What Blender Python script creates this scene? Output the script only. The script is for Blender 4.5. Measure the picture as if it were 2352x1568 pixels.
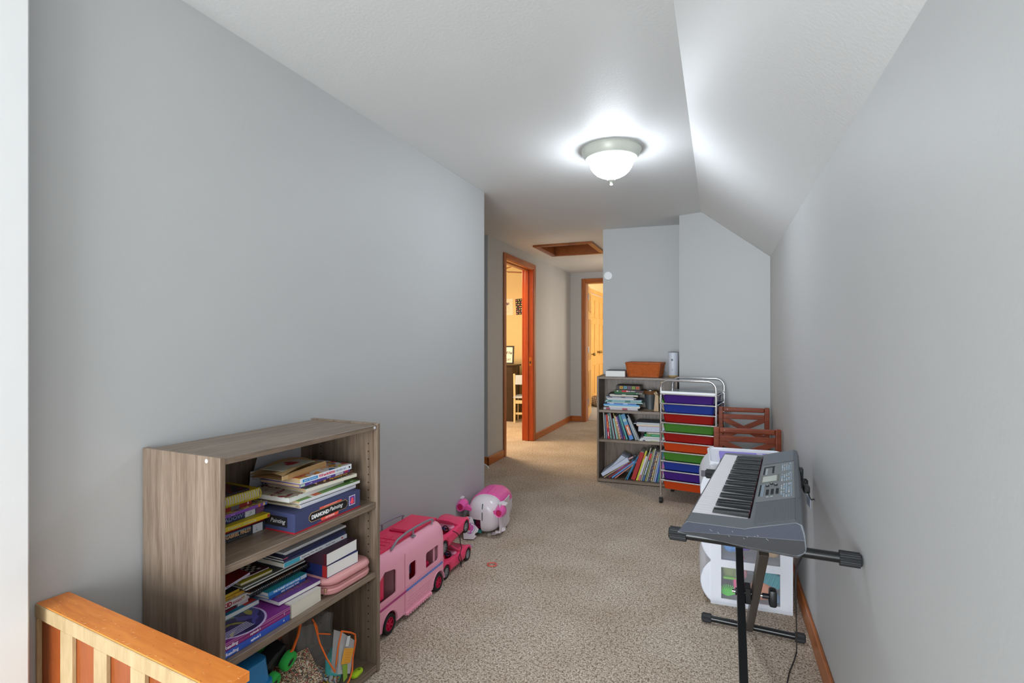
import bpy, bmesh, math, random
from mathutils import Matrix, Vector, Euler
random.seed(7)
S = bpy.context.scene
for o in list(bpy.data.objects): bpy.data.objects.remove(o, do_unlink=True)
COL = S.collection
R = math.radians
PI = math.pi

# ------------------------------------------------------------------ camera
YAW = math.atan(474/1200)
cd = bpy.data.cameras.new('camera'); cam = bpy.data.objects.new('camera', cd); COL.objects.link(cam)
cam.location = (0, 0, 1.19); cam.rotation_euler = (PI/2, 0, YAW)
cd.sensor_width = 36; cd.lens = 1200/2352*36; cd.clip_start = .02
S.camera = cam
# ------------------------------------------------------------------ world, lights, exposure
w = bpy.data.worlds.new('world'); S.world = w; w.use_nodes = True
w.node_tree.nodes['Background'].inputs[0].default_value = (.80, .89, 1.0, 1)
w.node_tree.nodes['Background'].inputs[1].default_value = 1.5
S.view_settings.view_transform = 'Standard'; S.view_settings.look = 'None'
S.view_settings.exposure = 0.78; S.view_settings.gamma = 1.0; S.view_settings.use_curve_mapping = False
def area(name, loc, rot, sx, sy, power, col):
    l = bpy.data.lights.new(name, 'AREA'); l.shape = 'RECTANGLE'; l.size = sx; l.size_y = sy
    l.energy = power; l.color = col
    o = bpy.data.objects.new(name, l); COL.objects.link(o); o.location = loc; o.rotation_euler = rot
    return o
area('window_daylight', (-.6, -2.3, 1.0), (PI/2, 0, 0), 1.6, 1.7, 84, (.88, .95, 1.0))
area('landing_warm_light', (.1, -.9, 1.9), (R(-58), 0, R(12)), .8, .6, 2.0, (1.0, .76, .60))  # warm light added to tint the upper left, its source unseen
area('bedroom_lamp_light', (-2.9, 5.6, 2.1), (0, 0, 0), .5, .5, 24, (1.0, .74, .42))
area('bedroom_daylight', (-4.3, 5.9, 1.4), (PI/2, 0, R(-90)), 1.2, 1.2, 19, (1.0, .93, .80))
area('far_room_daylight', (.2, 10.0, 1.4), (PI/2, 0, R(90)), 1.6, 1.4, 34, (1.0, .93, .82))
area('hall_fill', (-1.0, 6.6, 1.3), (PI/2, 0, R(90)), .7, 1.6, 3.5, (1.0, .86, .72))  # added fill that brightens the hall's left wall, no window there

# ------------------------------------------------------------------ materials
MC = {}
def srgb(r, g, b):
    f = lambda c: (c/255/12.92) if c/255 <= .04045 else ((c/255+.055)/1.055)**2.4
    return (f(r), f(g), f(b), 1)
def M(name, c=(128,128,128), rough=.5, metal=0., trans=0., alpha=1., emit=0., bump=0., bscale=80., var=0., vscale=8., ior=1.45, coat=0., spec=.5):
    key = name
    if key in MC: return MC[key]
    m = bpy.data.materials.new(name); m.use_nodes = True; nt = m.node_tree; b = nt.nodes['Principled BSDF']
    col = srgb(*c) if max(c) > 1 else (c[0], c[1], c[2], 1)
    b.inputs['Base Color'].default_value = col; b.inputs['Roughness'].default_value = rough
    b.inputs['Metallic'].default_value = metal; b.inputs['Transmission Weight'].default_value = trans
    b.inputs['Alpha'].default_value = alpha; b.inputs['IOR'].default_value = ior
    b.inputs['Coat Weight'].default_value = coat; b.inputs['Specular IOR Level'].default_value = spec
    if emit: b.inputs['Emission Color'].default_value = col; b.inputs['Emission Strength'].default_value = emit
    tc = nt.nodes.new('ShaderNodeTexCoord')
    if bump:
        n = nt.nodes.new('ShaderNodeTexNoise'); n.inputs['Scale'].default_value = bscale; n.inputs['Detail'].default_value = 4
        bp = nt.nodes.new('ShaderNodeBump'); bp.inputs['Strength'].default_value = bump; bp.inputs['Distance'].default_value = .002
        nt.links.new(tc.outputs['Object'], n.inputs['Vector']); nt.links.new(n.outputs['Fac'], bp.inputs['Height']); nt.links.new(bp.outputs['Normal'], b.inputs['Normal'])
    if var:
        n = nt.nodes.new('ShaderNodeTexNoise'); n.inputs['Scale'].default_value = vscale; n.inputs['Detail'].default_value = 3
        mx = nt.nodes.new('ShaderNodeMix'); mx.data_type = 'RGBA'
        mx.inputs[6].default_value = tuple(x*(1-var) for x in col[:3])+(1,); mx.inputs[7].default_value = tuple(min(1, x*(1+var)) for x in col[:3])+(1,)
        nt.links.new(tc.outputs['Object'], n.inputs['Vector']); nt.links.new(n.outputs['Fac'], mx.inputs[0]); nt.links.new(mx.outputs[2], b.inputs['Base Color'])
    MC[key] = m; return m
def C(r, g, b, rough=.5):      # plain colour, cached
    return M('colour_%02x%02x%02x_%d' % (r, g, b, int(rough*100)), (r, g, b), rough)
def wood(name, c1, c2, stretch=(1,1,14), scale=6., rough=.45, bump=.15, ring=0., seed=0.):
    if name in MC: return MC[name]
    m = bpy.data.materials.new(name); m.use_nodes = True; nt = m.node_tree; b = nt.nodes['Principled BSDF']
    tc = nt.nodes.new('ShaderNodeTexCoord'); mp = nt.nodes.new('ShaderNodeMapping')
    mp.inputs['Scale'].default_value = stretch; mp.inputs['Location'].default_value = (seed, seed*.7, seed*.3)
    n = nt.nodes.new('ShaderNodeTexNoise'); n.inputs['Scale'].default_value = scale; n.inputs['Detail'].default_value = 8; n.inputs['Roughness'].default_value = .62; n.inputs['Distortion'].default_value = .6
    n2 = nt.nodes.new('ShaderNodeTexNoise'); n2.inputs['Scale'].default_value = scale*7; n2.inputs['Detail'].default_value = 3
    ad = nt.nodes.new('ShaderNodeMath'); ad.operation = 'MULTIPLY_ADD'; ad.inputs[1].default_value = .45
    cr = nt.nodes.new('ShaderNodeValToRGB'); cr.color_ramp.elements[0].position = .45; cr.color_ramp.elements[1].position = .95
    cr.color_ramp.elements[0].color = srgb(*c1); cr.color_ramp.elements[1].color = srgb(*c2)
    bp = nt.nodes.new('ShaderNodeBump'); bp.inputs['Strength'].default_value = bump; bp.inputs['Distance'].default_value = .001
    L = nt.links.new
    L(tc.outputs['Object'], mp.inputs[0]); L(mp.outputs[0], n.inputs['Vector']); L(mp.outputs[0], n2.inputs['Vector'])
    L(n2.outputs['Fac'], ad.inputs[0]); L(n.outputs['Fac'], ad.inputs[2]); L(ad.outputs[0], cr.inputs[0]); L(cr.outputs[0], b.inputs['Base Color'])
    L(ad.outputs[0], bp.inputs['Height']); L(bp.outputs[0], b.inputs['Normal']); b.inputs['Roughness'].default_value = rough
    MC[name] = m; return m
def printed(name, cols, scale=30., rough=.35):   # busy flat print, cells of several colours
    if name in MC: return MC[name]
    m = bpy.data.materials.new(name); m.use_nodes = True; nt = m.node_tree; b = nt.nodes['Principled BSDF']
    tc = nt.nodes.new('ShaderNodeTexCoord'); v = nt.nodes.new('ShaderNodeTexVoronoi'); v.inputs['Scale'].default_value = scale
    n = nt.nodes.new('ShaderNodeTexNoise'); n.inputs['Scale'].default_value = scale*.4
    mx = nt.nodes.new('ShaderNodeMix'); mx.data_type = 'RGBA'; mx.blend_type = 'LINEAR_LIGHT'; mx.inputs[0].default_value = .12
    sp = nt.nodes.new('ShaderNodeSeparateColor'); cr = nt.nodes.new('ShaderNodeValToRGB'); cr.color_ramp.interpolation = 'CONSTANT'
    while len(cr.color_ramp.elements) < len(cols): cr.color_ramp.elements.new(.5)
    for i, c in enumerate(cols):
        cr.color_ramp.elements[i].position = i/len(cols); 
    for i, c in enumerate(cols): cr.color_ramp.elements[i].color = srgb(*c)
    L = nt.links.new
    L(tc.outputs['Object'], n.inputs['Vector']); L(tc.outputs['Object'], mx.inputs[6]); L(n.outputs['Color'], mx.inputs[7]); L(mx.outputs[2], v.inputs['Vector'])
    L(v.outputs['Color'], sp.inputs[0]); L(sp.outputs[0], cr.inputs[0]); L(cr.outputs[0], b.inputs['Base Color']); b.inputs['Roughness'].default_value = rough
    MC[name] = m; return m
def checker(name, a, bcol, scale):
    m = bpy.data.materials.new(name); m.use_nodes = True; nt = m.node_tree; b = nt.nodes['Principled BSDF']
    tc = nt.nodes.new('ShaderNodeTexCoord'); k = nt.nodes.new('ShaderNodeTexChecker'); k.inputs['Scale'].default_value = scale
    k.inputs['Color1'].default_value = srgb(*a); k.inputs['Color2'].default_value = srgb(*bcol)
    nt.links.new(tc.outputs['Object'], k.inputs['Vector']); nt.links.new(k.outputs['Color'], b.inputs['Base Color']); return m
def paint(name, c, bump=.25, var=.03):
    if name in MC: return MC[name]
    m = bpy.data.materials.new(name); m.use_nodes = True; nt = m.node_tree; b = nt.nodes['Principled BSDF']
    tc = nt.nodes.new('ShaderNodeTexCoord'); n = nt.nodes.new('ShaderNodeTexNoise'); n.inputs['Scale'].default_value = 90; n.inputs['Detail'].default_value = 5
    n2 = nt.nodes.new('ShaderNodeTexNoise'); n2.inputs['Scale'].default_value = 1.7; n2.inputs['Detail'].default_value = 2
    col = srgb(*c); mx = nt.nodes.new('ShaderNodeMix'); mx.data_type = 'RGBA'
    mx.inputs[6].default_value = tuple(x*(1-var) for x in col[:3])+(1,); mx.inputs[7].default_value = tuple(x*(1+var) for x in col[:3])+(1,)
    bp = nt.nodes.new('ShaderNodeBump'); bp.inputs['Strength'].default_value = bump; bp.inputs['Distance'].default_value = .0012
    L = nt.links.new
    L(tc.outputs['Object'], n.inputs['Vector']); L(tc.outputs['Object'], n2.inputs['Vector']); L(n2.outputs['Fac'], mx.inputs[0]); L(mx.outputs[2], b.inputs['Base Color'])
    L(n.outputs['Fac'], bp.inputs['Height']); L(bp.outputs[0], b.inputs['Normal']); b.inputs['Roughness'].default_value = .55
    b.inputs['Specular IOR Level'].default_value = .3
    MC[name] = m; return m
def carpet_mat():
    m = bpy.data.materials.new('carpet'); m.use_nodes = True; nt = m.node_tree; b = nt.nodes['Principled BSDF']
    tc = nt.nodes.new('ShaderNodeTexCoord'); L = nt.links.new
    n = nt.nodes.new('ShaderNodeTexNoise'); n.inputs['Scale'].default_value = 160; n.inputs['Detail'].default_value = 3; n.inputs['Roughness'].default_value = .7
    n2 = nt.nodes.new('ShaderNodeTexNoise'); n2.inputs['Scale'].default_value = 3.2; n2.inputs['Detail'].default_value = 3
    n3 = nt.nodes.new('ShaderNodeTexNoise'); n3.inputs['Scale'].default_value = 75; n3.inputs['Detail'].default_value = 2
    cr = nt.nodes.new('ShaderNodeValToRGB'); e = cr.color_ramp.elements
    e[0].position = .34; e[0].color = srgb(116, 92, 70); e[1].position = .64; e[1].color = srgb(248, 238, 226)
    x = e.new(.45); x.color = srgb(190, 171, 152); x = e.new(.53); x.color = srgb(228, 213, 197)
    mx = nt.nodes.new('ShaderNodeMix'); mx.data_type = 'RGBA'; mx.blend_type = 'MULTIPLY'; mx.inputs[0].default_value = 1
    c2 = nt.nodes.new('ShaderNodeValToRGB'); c2.color_ramp.elements[0].position = .3; c2.color_ramp.elements[1].position = .7
    c2.color_ramp.elements[0].color = (.80, .77, .73, 1); c2.color_ramp.elements[1].color = (1, 1, 1, 1)
    c3 = nt.nodes.new('ShaderNodeValToRGB'); c3.color_ramp.elements[0].position = .36; c3.color_ramp.elements[1].position = .5
    c3.color_ramp.elements[0].color = (.66, .62, .58, 1); c3.color_ramp.elements[1].color = (1, 1, 1, 1)
    m3 = nt.nodes.new('ShaderNodeMix'); m3.data_type = 'RGBA'; m3.blend_type = 'MULTIPLY'; m3.inputs[0].default_value = 1
    for q in (n, n2, n3): L(tc.outputs['Object'], q.inputs['Vector'])
    L(n.outputs['Fac'], cr.inputs[0]); L(n2.outputs['Fac'], c2.inputs[0]); L(n3.outputs['Fac'], c3.inputs[0])
    L(cr.outputs[0], mx.inputs[6]); L(c2.outputs[0], mx.inputs[7]); L(mx.outputs[2], m3.inputs[6]); L(c3.outputs[0], m3.inputs[7]); L(m3.outputs[2], b.inputs['Base Color'])
    bp = nt.nodes.new('ShaderNodeBump'); bp.inputs['Strength'].default_value = .9; bp.inputs['Distance'].default_value = .006
    L(n.outputs['Fac'], bp.inputs['Height']); L(bp.outputs[0], b.inputs['Normal']); b.inputs['Roughness'].default_value = .95; b.inputs['Specular IOR Level'].default_value = .1
    return m
WALL = paint('wall_paint', (185, 186, 186)); CEIL = paint('ceiling_paint', (220, 222, 222), .5)
YEL = paint('yellow_wall_paint', (232, 205, 150)); WHITE = M('white_plastic', (232, 233, 236), .35)
CARPET = carpet_mat()
ORANGE = wood('orange_oak', (136, 72, 26), (180, 104, 46), (1, 1, .12), 30, .32)
JAMB = wood('red_orange_jamb', (160, 56, 12), (194, 82, 24), (1, 1, .12), 30, .3)
ORANGEX = wood('orange_oak_across', (146, 76, 28), (188, 108, 46), (.12, .12, 1), 30, .32)
HATCHW = wood('hatch_oak', (112, 58, 18), (160, 92, 38), (.2, .2, .2), 30, .35)
CHERRY = wood('cherry_wood', (96, 38, 22), (148, 72, 44), (.12, 1, 1), 40, .3)
GREYOAK = wood('grey_oak_laminate', (88, 70, 55), (148, 130, 113), (.06, 1, 1), 42, .38)      # grain along local x
GREYOAKV = wood('grey_oak_laminate_upright', (88, 70, 55), (148, 130, 113), (1, 1, .05), 42, .38)
PINE = wood('pine', (206, 140, 60), (240, 190, 106), (1, 1, .12), 24, .35)
RAILW = wood('worn_orange_pine', (206, 108, 34), (238, 146, 62), (.15, 1, 1), 22, .35)
RAILP = wood('pale_worn_pine', (160, 134, 94), (192, 168, 128), (1, 1, .2), 22, .45)
RAILD = wood('dark_orange_plywood', (122, 56, 20), (158, 80, 32), (1, 1, .15), 22, .4)
CHROME = M('chrome', (.80, .80, .82), .16, 1.); BLACK = M('black_plastic', (26, 27, 29), .42); RUBBER = M('black_rubber', (30, 30, 31), .7)
BLACKM = M('black_painted_steel', (24, 25, 26), .28); PAGE = M('page_paper', (224, 218, 204), .8); PAGEW = M('white_page_paper', (236, 235, 232), .8)
PAGET = M('tan_page_paper', (196, 170, 132), .8)

# ------------------------------------------------------------------ mesh helpers
def tag(o, label=None, cat=None, group=None, kind=None):
    if label: o['label'] = label
    if cat: o['category'] = cat
    if group: o['group'] = group
    if kind: o['kind'] = kind
    return o
def thing(name, label, cat, mtx=None, group=None):
    o = bpy.data.objects.new(name, None); COL.objects.link(o); o.empty_display_size = .05
    if mtx is not None: o.matrix_world = mtx
    return tag(o, label, cat, group)
class MB:
    def __init__(s): s.bm = bmesh.new(); s.mi = 0
    def _fin(s, geom, mi, mtx=None):
        vs = [g for g in geom if isinstance(g, bmesh.types.BMVert)]
        if mtx is not None: bmesh.ops.transform(s.bm, matrix=mtx, verts=vs)
        fs = set()
        for v in vs: fs.update(v.link_faces)
        for f in fs: f.material_index = mi
        return vs
    def box(s, x0, x1, y0, y1, z0, z1, mi=0, bev=0., mtx=None, seg=1):
        r = bmesh.ops.create_cube(s.bm, size=1)
        vs = r['verts']
        bmesh.ops.transform(s.bm, matrix=Matrix.Translation(((x0+x1)/2, (y0+y1)/2, (z0+z1)/2)) @ Matrix.Diagonal((x1-x0, y1-y0, z1-z0, 1)), verts=vs)
        if bev:
            es = set(e for v in vs for e in v.link_edges)
            r2 = bmesh.ops.bevel(s.bm, geom=list(es), offset=bev, segments=seg, affect='EDGES', profile=.5)
            vs = list(set(v for f in r2['faces'] for v in f.verts) | set(v for v in vs if v.is_valid))
        s._fin(vs, mi, mtx); return s
    def cyl(s, p0, p1, r, seg=16, mi=0, r2=None, caps=True):
        p0, p1 = Vector(p0), Vector(p1); d = p1-p0
        rr = bmesh.ops.create_cone(s.bm, cap_ends=caps, segments=seg, radius1=r, radius2=r if r2 is None else r2, depth=d.length)
        q = Vector((0, 0, 1)).rotation_difference(d.normalized()).to_matrix().to_4x4()
        s._fin(rr['verts'], mi, Matrix.Translation((p0+p1)/2) @ q); return s
    def sph(s, c, r, seg=16, mi=0, sc=(1,1,1), mtx=None):
        rr = bmesh.ops.create_uvsphere(s.bm, u_segments=seg, v_segments=max(6, seg//2), radius=r)
        m = Matrix.Translation(c) @ Matrix.Diagonal((*sc, 1))
        if mtx is not None: m = mtx @ m
        s._fin(rr['verts'], mi, m); return s
    def tube(s, pts, r, seg=8, mi=0, closed=False):
        pts = [Vector(p) for p in pts]; n = len(pts); rings = []
        up = Vector((0, 0, 1)); prev = None
        for i, p in enumerate(pts):
            if closed: t = (pts[(i+1) % n]-pts[i-1]).normalized()
            else: t = (pts[min(i+1, n-1)]-pts[max(i-1, 0)]).normalized()
            if prev is None:
                a = t.cross(up)
                if a.length < .1: a = t.cross(Vector((1, 0, 0)))
                a.normalize()
            else:
                a = prev-t*prev.dot(t)
                if a.length < 1e-6: a = t.cross(up)
                a.normalize()
            prev = a; b = t.cross(a)
            rings.append([s.bm.verts.new(p+(a*math.cos(k*2*PI/seg)+b*math.sin(k*2*PI/seg))*r) for k in range(seg)])
        m = n if closed else n-1
        for i in range(m):
            A, B = rings[i], rings[(i+1) % n]
            for k in range(seg):
                f = s.bm.faces.new((A[k], A[(k+1) % seg], B[(k+1) % seg], B[k])); f.material_index = mi
        if not closed:
            f = s.bm.faces.new(rings[0][::-1]); f.material_index = mi
            f = s.bm.faces.new(rings[-1]); f.material_index = mi
        return s
    def lathe(s, prof, seg=32, mi=0, mtx=None):       # prof [(r,z)...] about z
        rings = []
        for r, z in prof:
            if r < 1e-5: rings.append([s.bm.verts.new((0, 0, z))])
            else: rings.append([s.bm.verts.new((r*math.cos(k*2*PI/seg), r*math.sin(k*2*PI/seg), z)) for k in range(seg)])
        for i in range(len(rings)-1):
            A, B = rings[i], rings[i+1]
            for k in range(seg):
                k2 = (k+1) % seg
                if len(A) == 1 and len(B) == 1: continue
                vs = (A[0], B[k2], B[k]) if len(A) == 1 else (A[k], A[k2], B[0]) if len(B) == 1 else (A[k], A[k2], B[k2], B[k])
                f = s.bm.faces.new(vs); f.material_index = mi
        if mtx is not None: bmesh.ops.transform(s.bm, matrix=mtx, verts=[v for r in rings for v in r])
        return s
    def prism(s, poly, h, mi=0, mtx=None, bev=0.):       # poly in xy, extruded z 0..h
        vs = [s.bm.verts.new((x, y, 0)) for x, y in poly]; vt = [s.bm.verts.new((x, y, h)) for x, y in poly]; n = len(poly)
        fs = [s.bm.faces.new(vs[::-1]), s.bm.faces.new(vt)]
        for i in range(n): fs.append(s.bm.faces.new((vs[i], vs[(i+1) % n], vt[(i+1) % n], vt[i])))
        for f in fs: f.material_index = mi
        av = vs+vt
        if bev:
            r2 = bmesh.ops.bevel(s.bm, geom=list(set(e for f in fs[:2] for e in f.edges)), offset=bev, segments=2, affect='EDGES', profile=.5)
            av = list(set(v for f in r2['faces'] for v in f.verts) | set(v for v in av if v.is_valid))
        if mtx is not None: bmesh.ops.transform(s.bm, matrix=mtx, verts=av)
        return s
    def loft(s, rings, mi=0, caps=True):
        rv = [[s.bm.verts.new(p) for p in r] for r in rings]; n = len(rv[0])
        for i in range(len(rv)-1):
            for k in range(n):
                f = s.bm.faces.new((rv[i][k], rv[i][(k+1) % n], rv[i+1][(k+1) % n], rv[i+1][k])); f.material_index = mi
        if caps:
            f = s.bm.faces.new(rv[0][::-1]); f.material_index = mi
            f = s.bm.faces.new(rv[-1]); f.material_index = mi
        return s
    def grid(s, fn, nu, nv, mi=0):
        V = [[s.bm.verts.new(fn(i/nu, j/nv)) for j in range(nv+1)] for i in range(nu+1)]
        for i in range(nu):
            for j in range(nv):
                f = s.bm.faces.new((V[i][j], V[i+1][j], V[i+1][j+1], V[i][j+1])); f.material_index = mi
        return s
    def build(s, name, mats, parent=None, smooth=False, angle=35):
        bmesh.ops.recalc_face_normals(s.bm, faces=s.bm.faces[:])
        me = bpy.data.meshes.new(name); s.bm.to_mesh(me); s.bm.free()
        if not isinstance(mats, (list, tuple)): mats = [mats]
        for m in mats: me.materials.append(m)
        if smooth:
            me.polygons.foreach_set('use_smooth', [True]*len(me.polygons)); me.set_sharp_from_angle(angle=R(angle))
        o = bpy.data.objects.new(name, me); COL.objects.link(o)
        if parent is not None: o.parent = parent
        return o
def bx(name, x0, x1, y0, y1, z0, z1, mat, parent=None, bev=0., seg=1):
    return MB().box(x0, x1, y0, y1, z0, z1, 0, bev, None, seg).build(name, mat, parent)
def rrect(x0, x1, y0, y1, r, n=5):
    pts = []
    for cx, cy, a in ((x1-r, y1-r, 0), (x0+r, y1-r, 90), (x0+r, y0+r, 180), (x1-r, y0+r, 270)):
        for k in range(n+1): t = R(a+90*k/n); pts.append((cx+r*math.cos(t), cy+r*math.sin(t)))
    return pts
def bake(o, mods):           # evaluates boolean modifiers into the mesh
    cut = []
    for c in mods:
        md = o.modifiers.new('b', 'BOOLEAN'); md.object = c; md.operation = 'DIFFERENCE'; md.solver = 'EXACT'; cut.append(c)
    dg = bpy.context.evaluated_depsgraph_get(); dg.update()
    me = bpy.data.meshes.new_from_object(o.evaluated_get(dg)); o.modifiers.clear(); o.data = me
    for c in cut: bpy.data.objects.remove(c, do_unlink=True)
    return o
def text(s, size, mat, parent, mtx, name='lettering', ext=.0003, width=None, bold=0., shear=0., align='LEFT'):
    cu = bpy.data.curves.new(name, 'FONT'); cu.body = s; cu.size = size; cu.extrude = ext; cu.align_x = align; cu.align_y = 'CENTER'; cu.offset = bold; cu.shear = shear
    cu.resolution_u = 2
    o = bpy.data.objects.new('t', cu); COL.objects.link(o)
    dg = bpy.context.evaluated_depsgraph_get(); dg.update()
    me = bpy.data.meshes.new_from_object(o.evaluated_get(dg)); bpy.data.objects.remove(o, do_unlink=True)
    me.materials.clear(); me.materials.append(mat)
    if width and len(me.vertices):
        xs = [v.co.x for v in me.vertices]; wd = max(xs)-min(xs)
        for v in me.vertices: v.co.x *= width/wd
    me.name = name
    t = bpy.data.objects.new(name, me); COL.objects.link(t)
    t.parent = parent; t.matrix_local = mtx
    return t
FY = Matrix.Rotation(PI/2, 4, 'X')                  # text plane facing -y
FX = Matrix.Rotation(PI/2, 4, 'Z') @ FY             # text plane facing +x
def T(x, y, z): return Matrix.Translation((x, y, z))
def RZ(a): return Matrix.Rotation(R(a), 4, 'Z')
def RX(a): return Matrix.Rotation(R(a), 4, 'X')
def RY(a): return Matrix.Rotation(R(a), 4, 'Y')
def copytree(o, parent=None):
    c = o.copy(); COL.objects.link(c)
    if parent is not None: c.parent = parent
    for ch in list(o.children): copytree(ch, c)
    return c
# ================================================================== the setting
CH = 2.212; XL = -1.495; XR = .352; XH = -2.06; YE = 3.266; YB = -4.2
def st(name, o): o.name = name; o['kind'] = 'structure'; return o
st('floor', MB().box(-5.0, 1.2, YB, 12.0, -.05, 0).build('floor', CARPET))
# ceiling: flat part, with the attic hatch left open, and the slope down to the knee wall
HX0, HX1, HY0, HY1 = -1.79, -1.24, 5.29, 5.89
b = MB()
for r in ((-2.2, HX0, YB, 7.72), (HX1, -.125, YB, 7.72), (HX0, HX1, YB, HY0), (HX0, HX1, HY1, 7.72)): b.box(r[0], r[1], r[2], r[3], CH, CH+.03)
b.prism([(-.125, CH), (.40, 1.768), (.40, 1.80), (-.125, CH+.035)], 4.75-YB, 0, T(0, 4.75, 0) @ RX(90))
st('ceiling', b.build('ceiling', CEIL))
b = MB(); b.box(XL-.12, XL, YB, YE, 0, CH); st('wall_left', b.build('wall_left', WALL))
b = MB(); b.box(XR, XR+.1, YB, 4.75, 0, 1.84); st('wall_right', b.build('wall_right', WALL))
# back walls: behind the far bookcase, and the wall under the slope
b = MB()
b.prism([(-.98, 4.745), (-.28, 4.79), (-.28, 4.87), (-.90, 4.84), (-.90, 7.7), (-.98, 7.7)], CH)
st('wall_back', b.build('wall_back', WALL))
b = MB()
b.prism([(-.295, 4.445), (XR, 4.235), (XR, 4.6), (-.22, 4.87), (-.295, 4.87)], CH)
st('wall_back_right', b.build('wall_back_right', WALL))
# hallway wall with door 1
D1a, D1b, DH = 5.02, 5.90, 2.05
b = MB()
b.box(XH-.12, XH, 4.70, D1a, 0, CH); b.box(XH-.12, XH, D1b, 7.72, 0, CH); b.box(XH-.12, XH, D1a, D1b, DH, CH)
b.box(-2.9, XH-.0, 4.58, 4.70, 0, CH)
st('wall_hall', b.build('wall_hall', WALL))
b = MB(); b.box(-2.9, -2.8, 2.9, 4.6, 0, CH); b.box(-2.9, XL-.1, 2.9, 3.0, 0, CH); st('wall_recess', b.build('wall_recess', WALL))
b = MB(); b.box(-2.9, -2.2, 2.9, 4.7, CH, CH+.03); st('ceiling_recess', b.build('ceiling_recess', CEIL))
# hallway end wall with door 2
D2a, D2b = -1.83, -1.06
b = MB(); b.box(XH, D2a, 7.6, 7.72, 0, CH); b.box(D2b, -.9, 7.6, 7.72, 0, CH); b.box(D2a, D2b, 7.6, 7.72, 2.06, CH)
st('wall_end', b.build('wall_end', WALL))
# room behind door 1
b = MB(); b.box(-4.7, XH-.12, 7.72, 7.8, 0, 2.5); b.box(-4.8, -4.7, 4.6, 7.8, 0, 2.5); b.box(-4.7, -2.9, 4.5, 4.6, 0, 2.5)
b.box(XH-.125, XH-.12, 4.7, D1a-.08, 0, 2.5); b.box(XH-.125, XH-.12, D1b+.08, 7.72, 0, 2.5); b.box(XH-.125, XH-.12, D1a-.08, D1b+.08, DH+.08, 2.5)
st('wall_bedroom', b.build('wall_bedroom', YEL))
b = MB(); b.box(-4.8, XH-.12, 4.5, 7.8, 2.5, 2.53); st('ceiling_bedroom', b.build('ceiling_bedroom', CEIL))
# room behind door 2
b = MB(); b.box(-2.35, -2.25, 7.72, 9.62, 0, 2.4); b.box(-2.35, -2.25, 11.2, 12.0, 0, 2.4); b.box(-2.35, -2.25, 9.62, 11.2, 2.12, 2.4)
b.box(-2.35, .8, 11.9, 12.0, 0, 2.4); b.box(.7, .8, 7.72, 12, 0, 2.4); b.box(-2.35, -2.0, 7.72, 7.75, 0, 2.4)
st('wall_far_room', b.build('wall_far_room', YEL))
b = MB(); b.box(-2.35, .8, 7.72, 12, 2.4, 2.43); st('ceiling_far_room', b.build('ceiling_far_room', CEIL))
# baseboards
BH = .082
def bb(n, x0, x1, y0, y1): st(n, bx(n, x0, x1, y0, y1, 0, BH, ORANGEX, None, .004))
bb('baseboard_right', XR-.014, XR, YB, 4.24)
bb('baseboard_left', XL, XL+.014, .75, YE)
bb('baseboard_end', XL-.12, XL+.014, YE, YE+.014)
bb('baseboard_recess', -2.8, XH+.014, 4.566, 4.58)
bb('baseboard_hall_near', XH, XH+.014, 4.566, D1a-.065)
bb('baseboard_hall_far', XH, XH+.014, D1b+.065, 7.6)
bb('baseboard_hall_end', XH+.014, D2a-.065, 7.586, 7.6)
bb('baseboard_back', -.97, -.30, 4.73, 4.745)
# door frames: jambs, stops, casings
def casing(name, parts, mats):
    root = bpy.data.objects.new(name, None); COL.objects.link(root); root['kind'] = 'structure'
    for (n, a) in parts: bx(n, *a[:6], a[6] if len(a) > 6 else ORANGE, root, .006, 2)
    return root
cw = .058
d1 = casing('door_1', [
 ('casing', (XH, XH+.018, D1a-cw, D1a, 0, DH+cw)), ('casing', (XH, XH+.018, D1b, D1b+cw, 0, DH+cw)), ('casing', (XH, XH+.018, D1a, D1b, DH, DH+cw, ORANGEX)),
 ('jamb', (XH-.14, XH+.004, D1a-.012, D1a+.006, 0, DH, JAMB)), ('jamb', (XH-.14, XH+.004, D1b-.006, D1b+.012, 0, DH, JAMB)), ('head_jamb', (XH-.14, XH+.004, D1a, D1b, DH-.006, DH+.012, ORANGEX)),
 ('door_stop', (XH-.10, XH-.055, D1b-.018, D1b-.006, 0, DH-.006, JAMB)), ('door_stop', (XH-.10, XH-.055, D1a+.006, D1a+.018, 0, DH-.006, JAMB)), ('door_stop', (XH-.10, XH-.055, D1a+.018, D1b-.018, DH-.018, DH-.006, ORANGEX)),
], None)
b = MB(); b.box(XH-.05, XH-.014, D1b-.0085, D1b-.0065, .90, 1.0, 0, .0008); b.box(XH-.04, XH-.024, D1b-.0095, D1b-.008, .925, .955, 1)
o = b.build('strike_plate', [M('brass', (205, 120, 60), .3, .8), BLACK], d1); o['label'] = 'brass strike plate in the orange jamb'
d2 = casing('door_2', [
 ('casing', (D2a-cw, D2a, 7.582, 7.6, 0, 2.06+cw)), ('casing', (D2b, D2b+cw, 7.582, 7.6, 0, 2.06+cw)), ('casing', (D2a, D2b, 7.582, 7.6, 2.06, 2.06+cw, ORANGEX)),
 ('jamb', (D2a-.012, D2a+.008, 7.596, 7.74, 0, 2.06)), ('jamb', (D2b-.008, D2b+.012, 7.596, 7.74, 0, 2.06)), ('head_jamb', (D2a, D2b, 7.596, 7.74, 2.052, 2.072, ORANGEX)),
], None)
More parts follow.
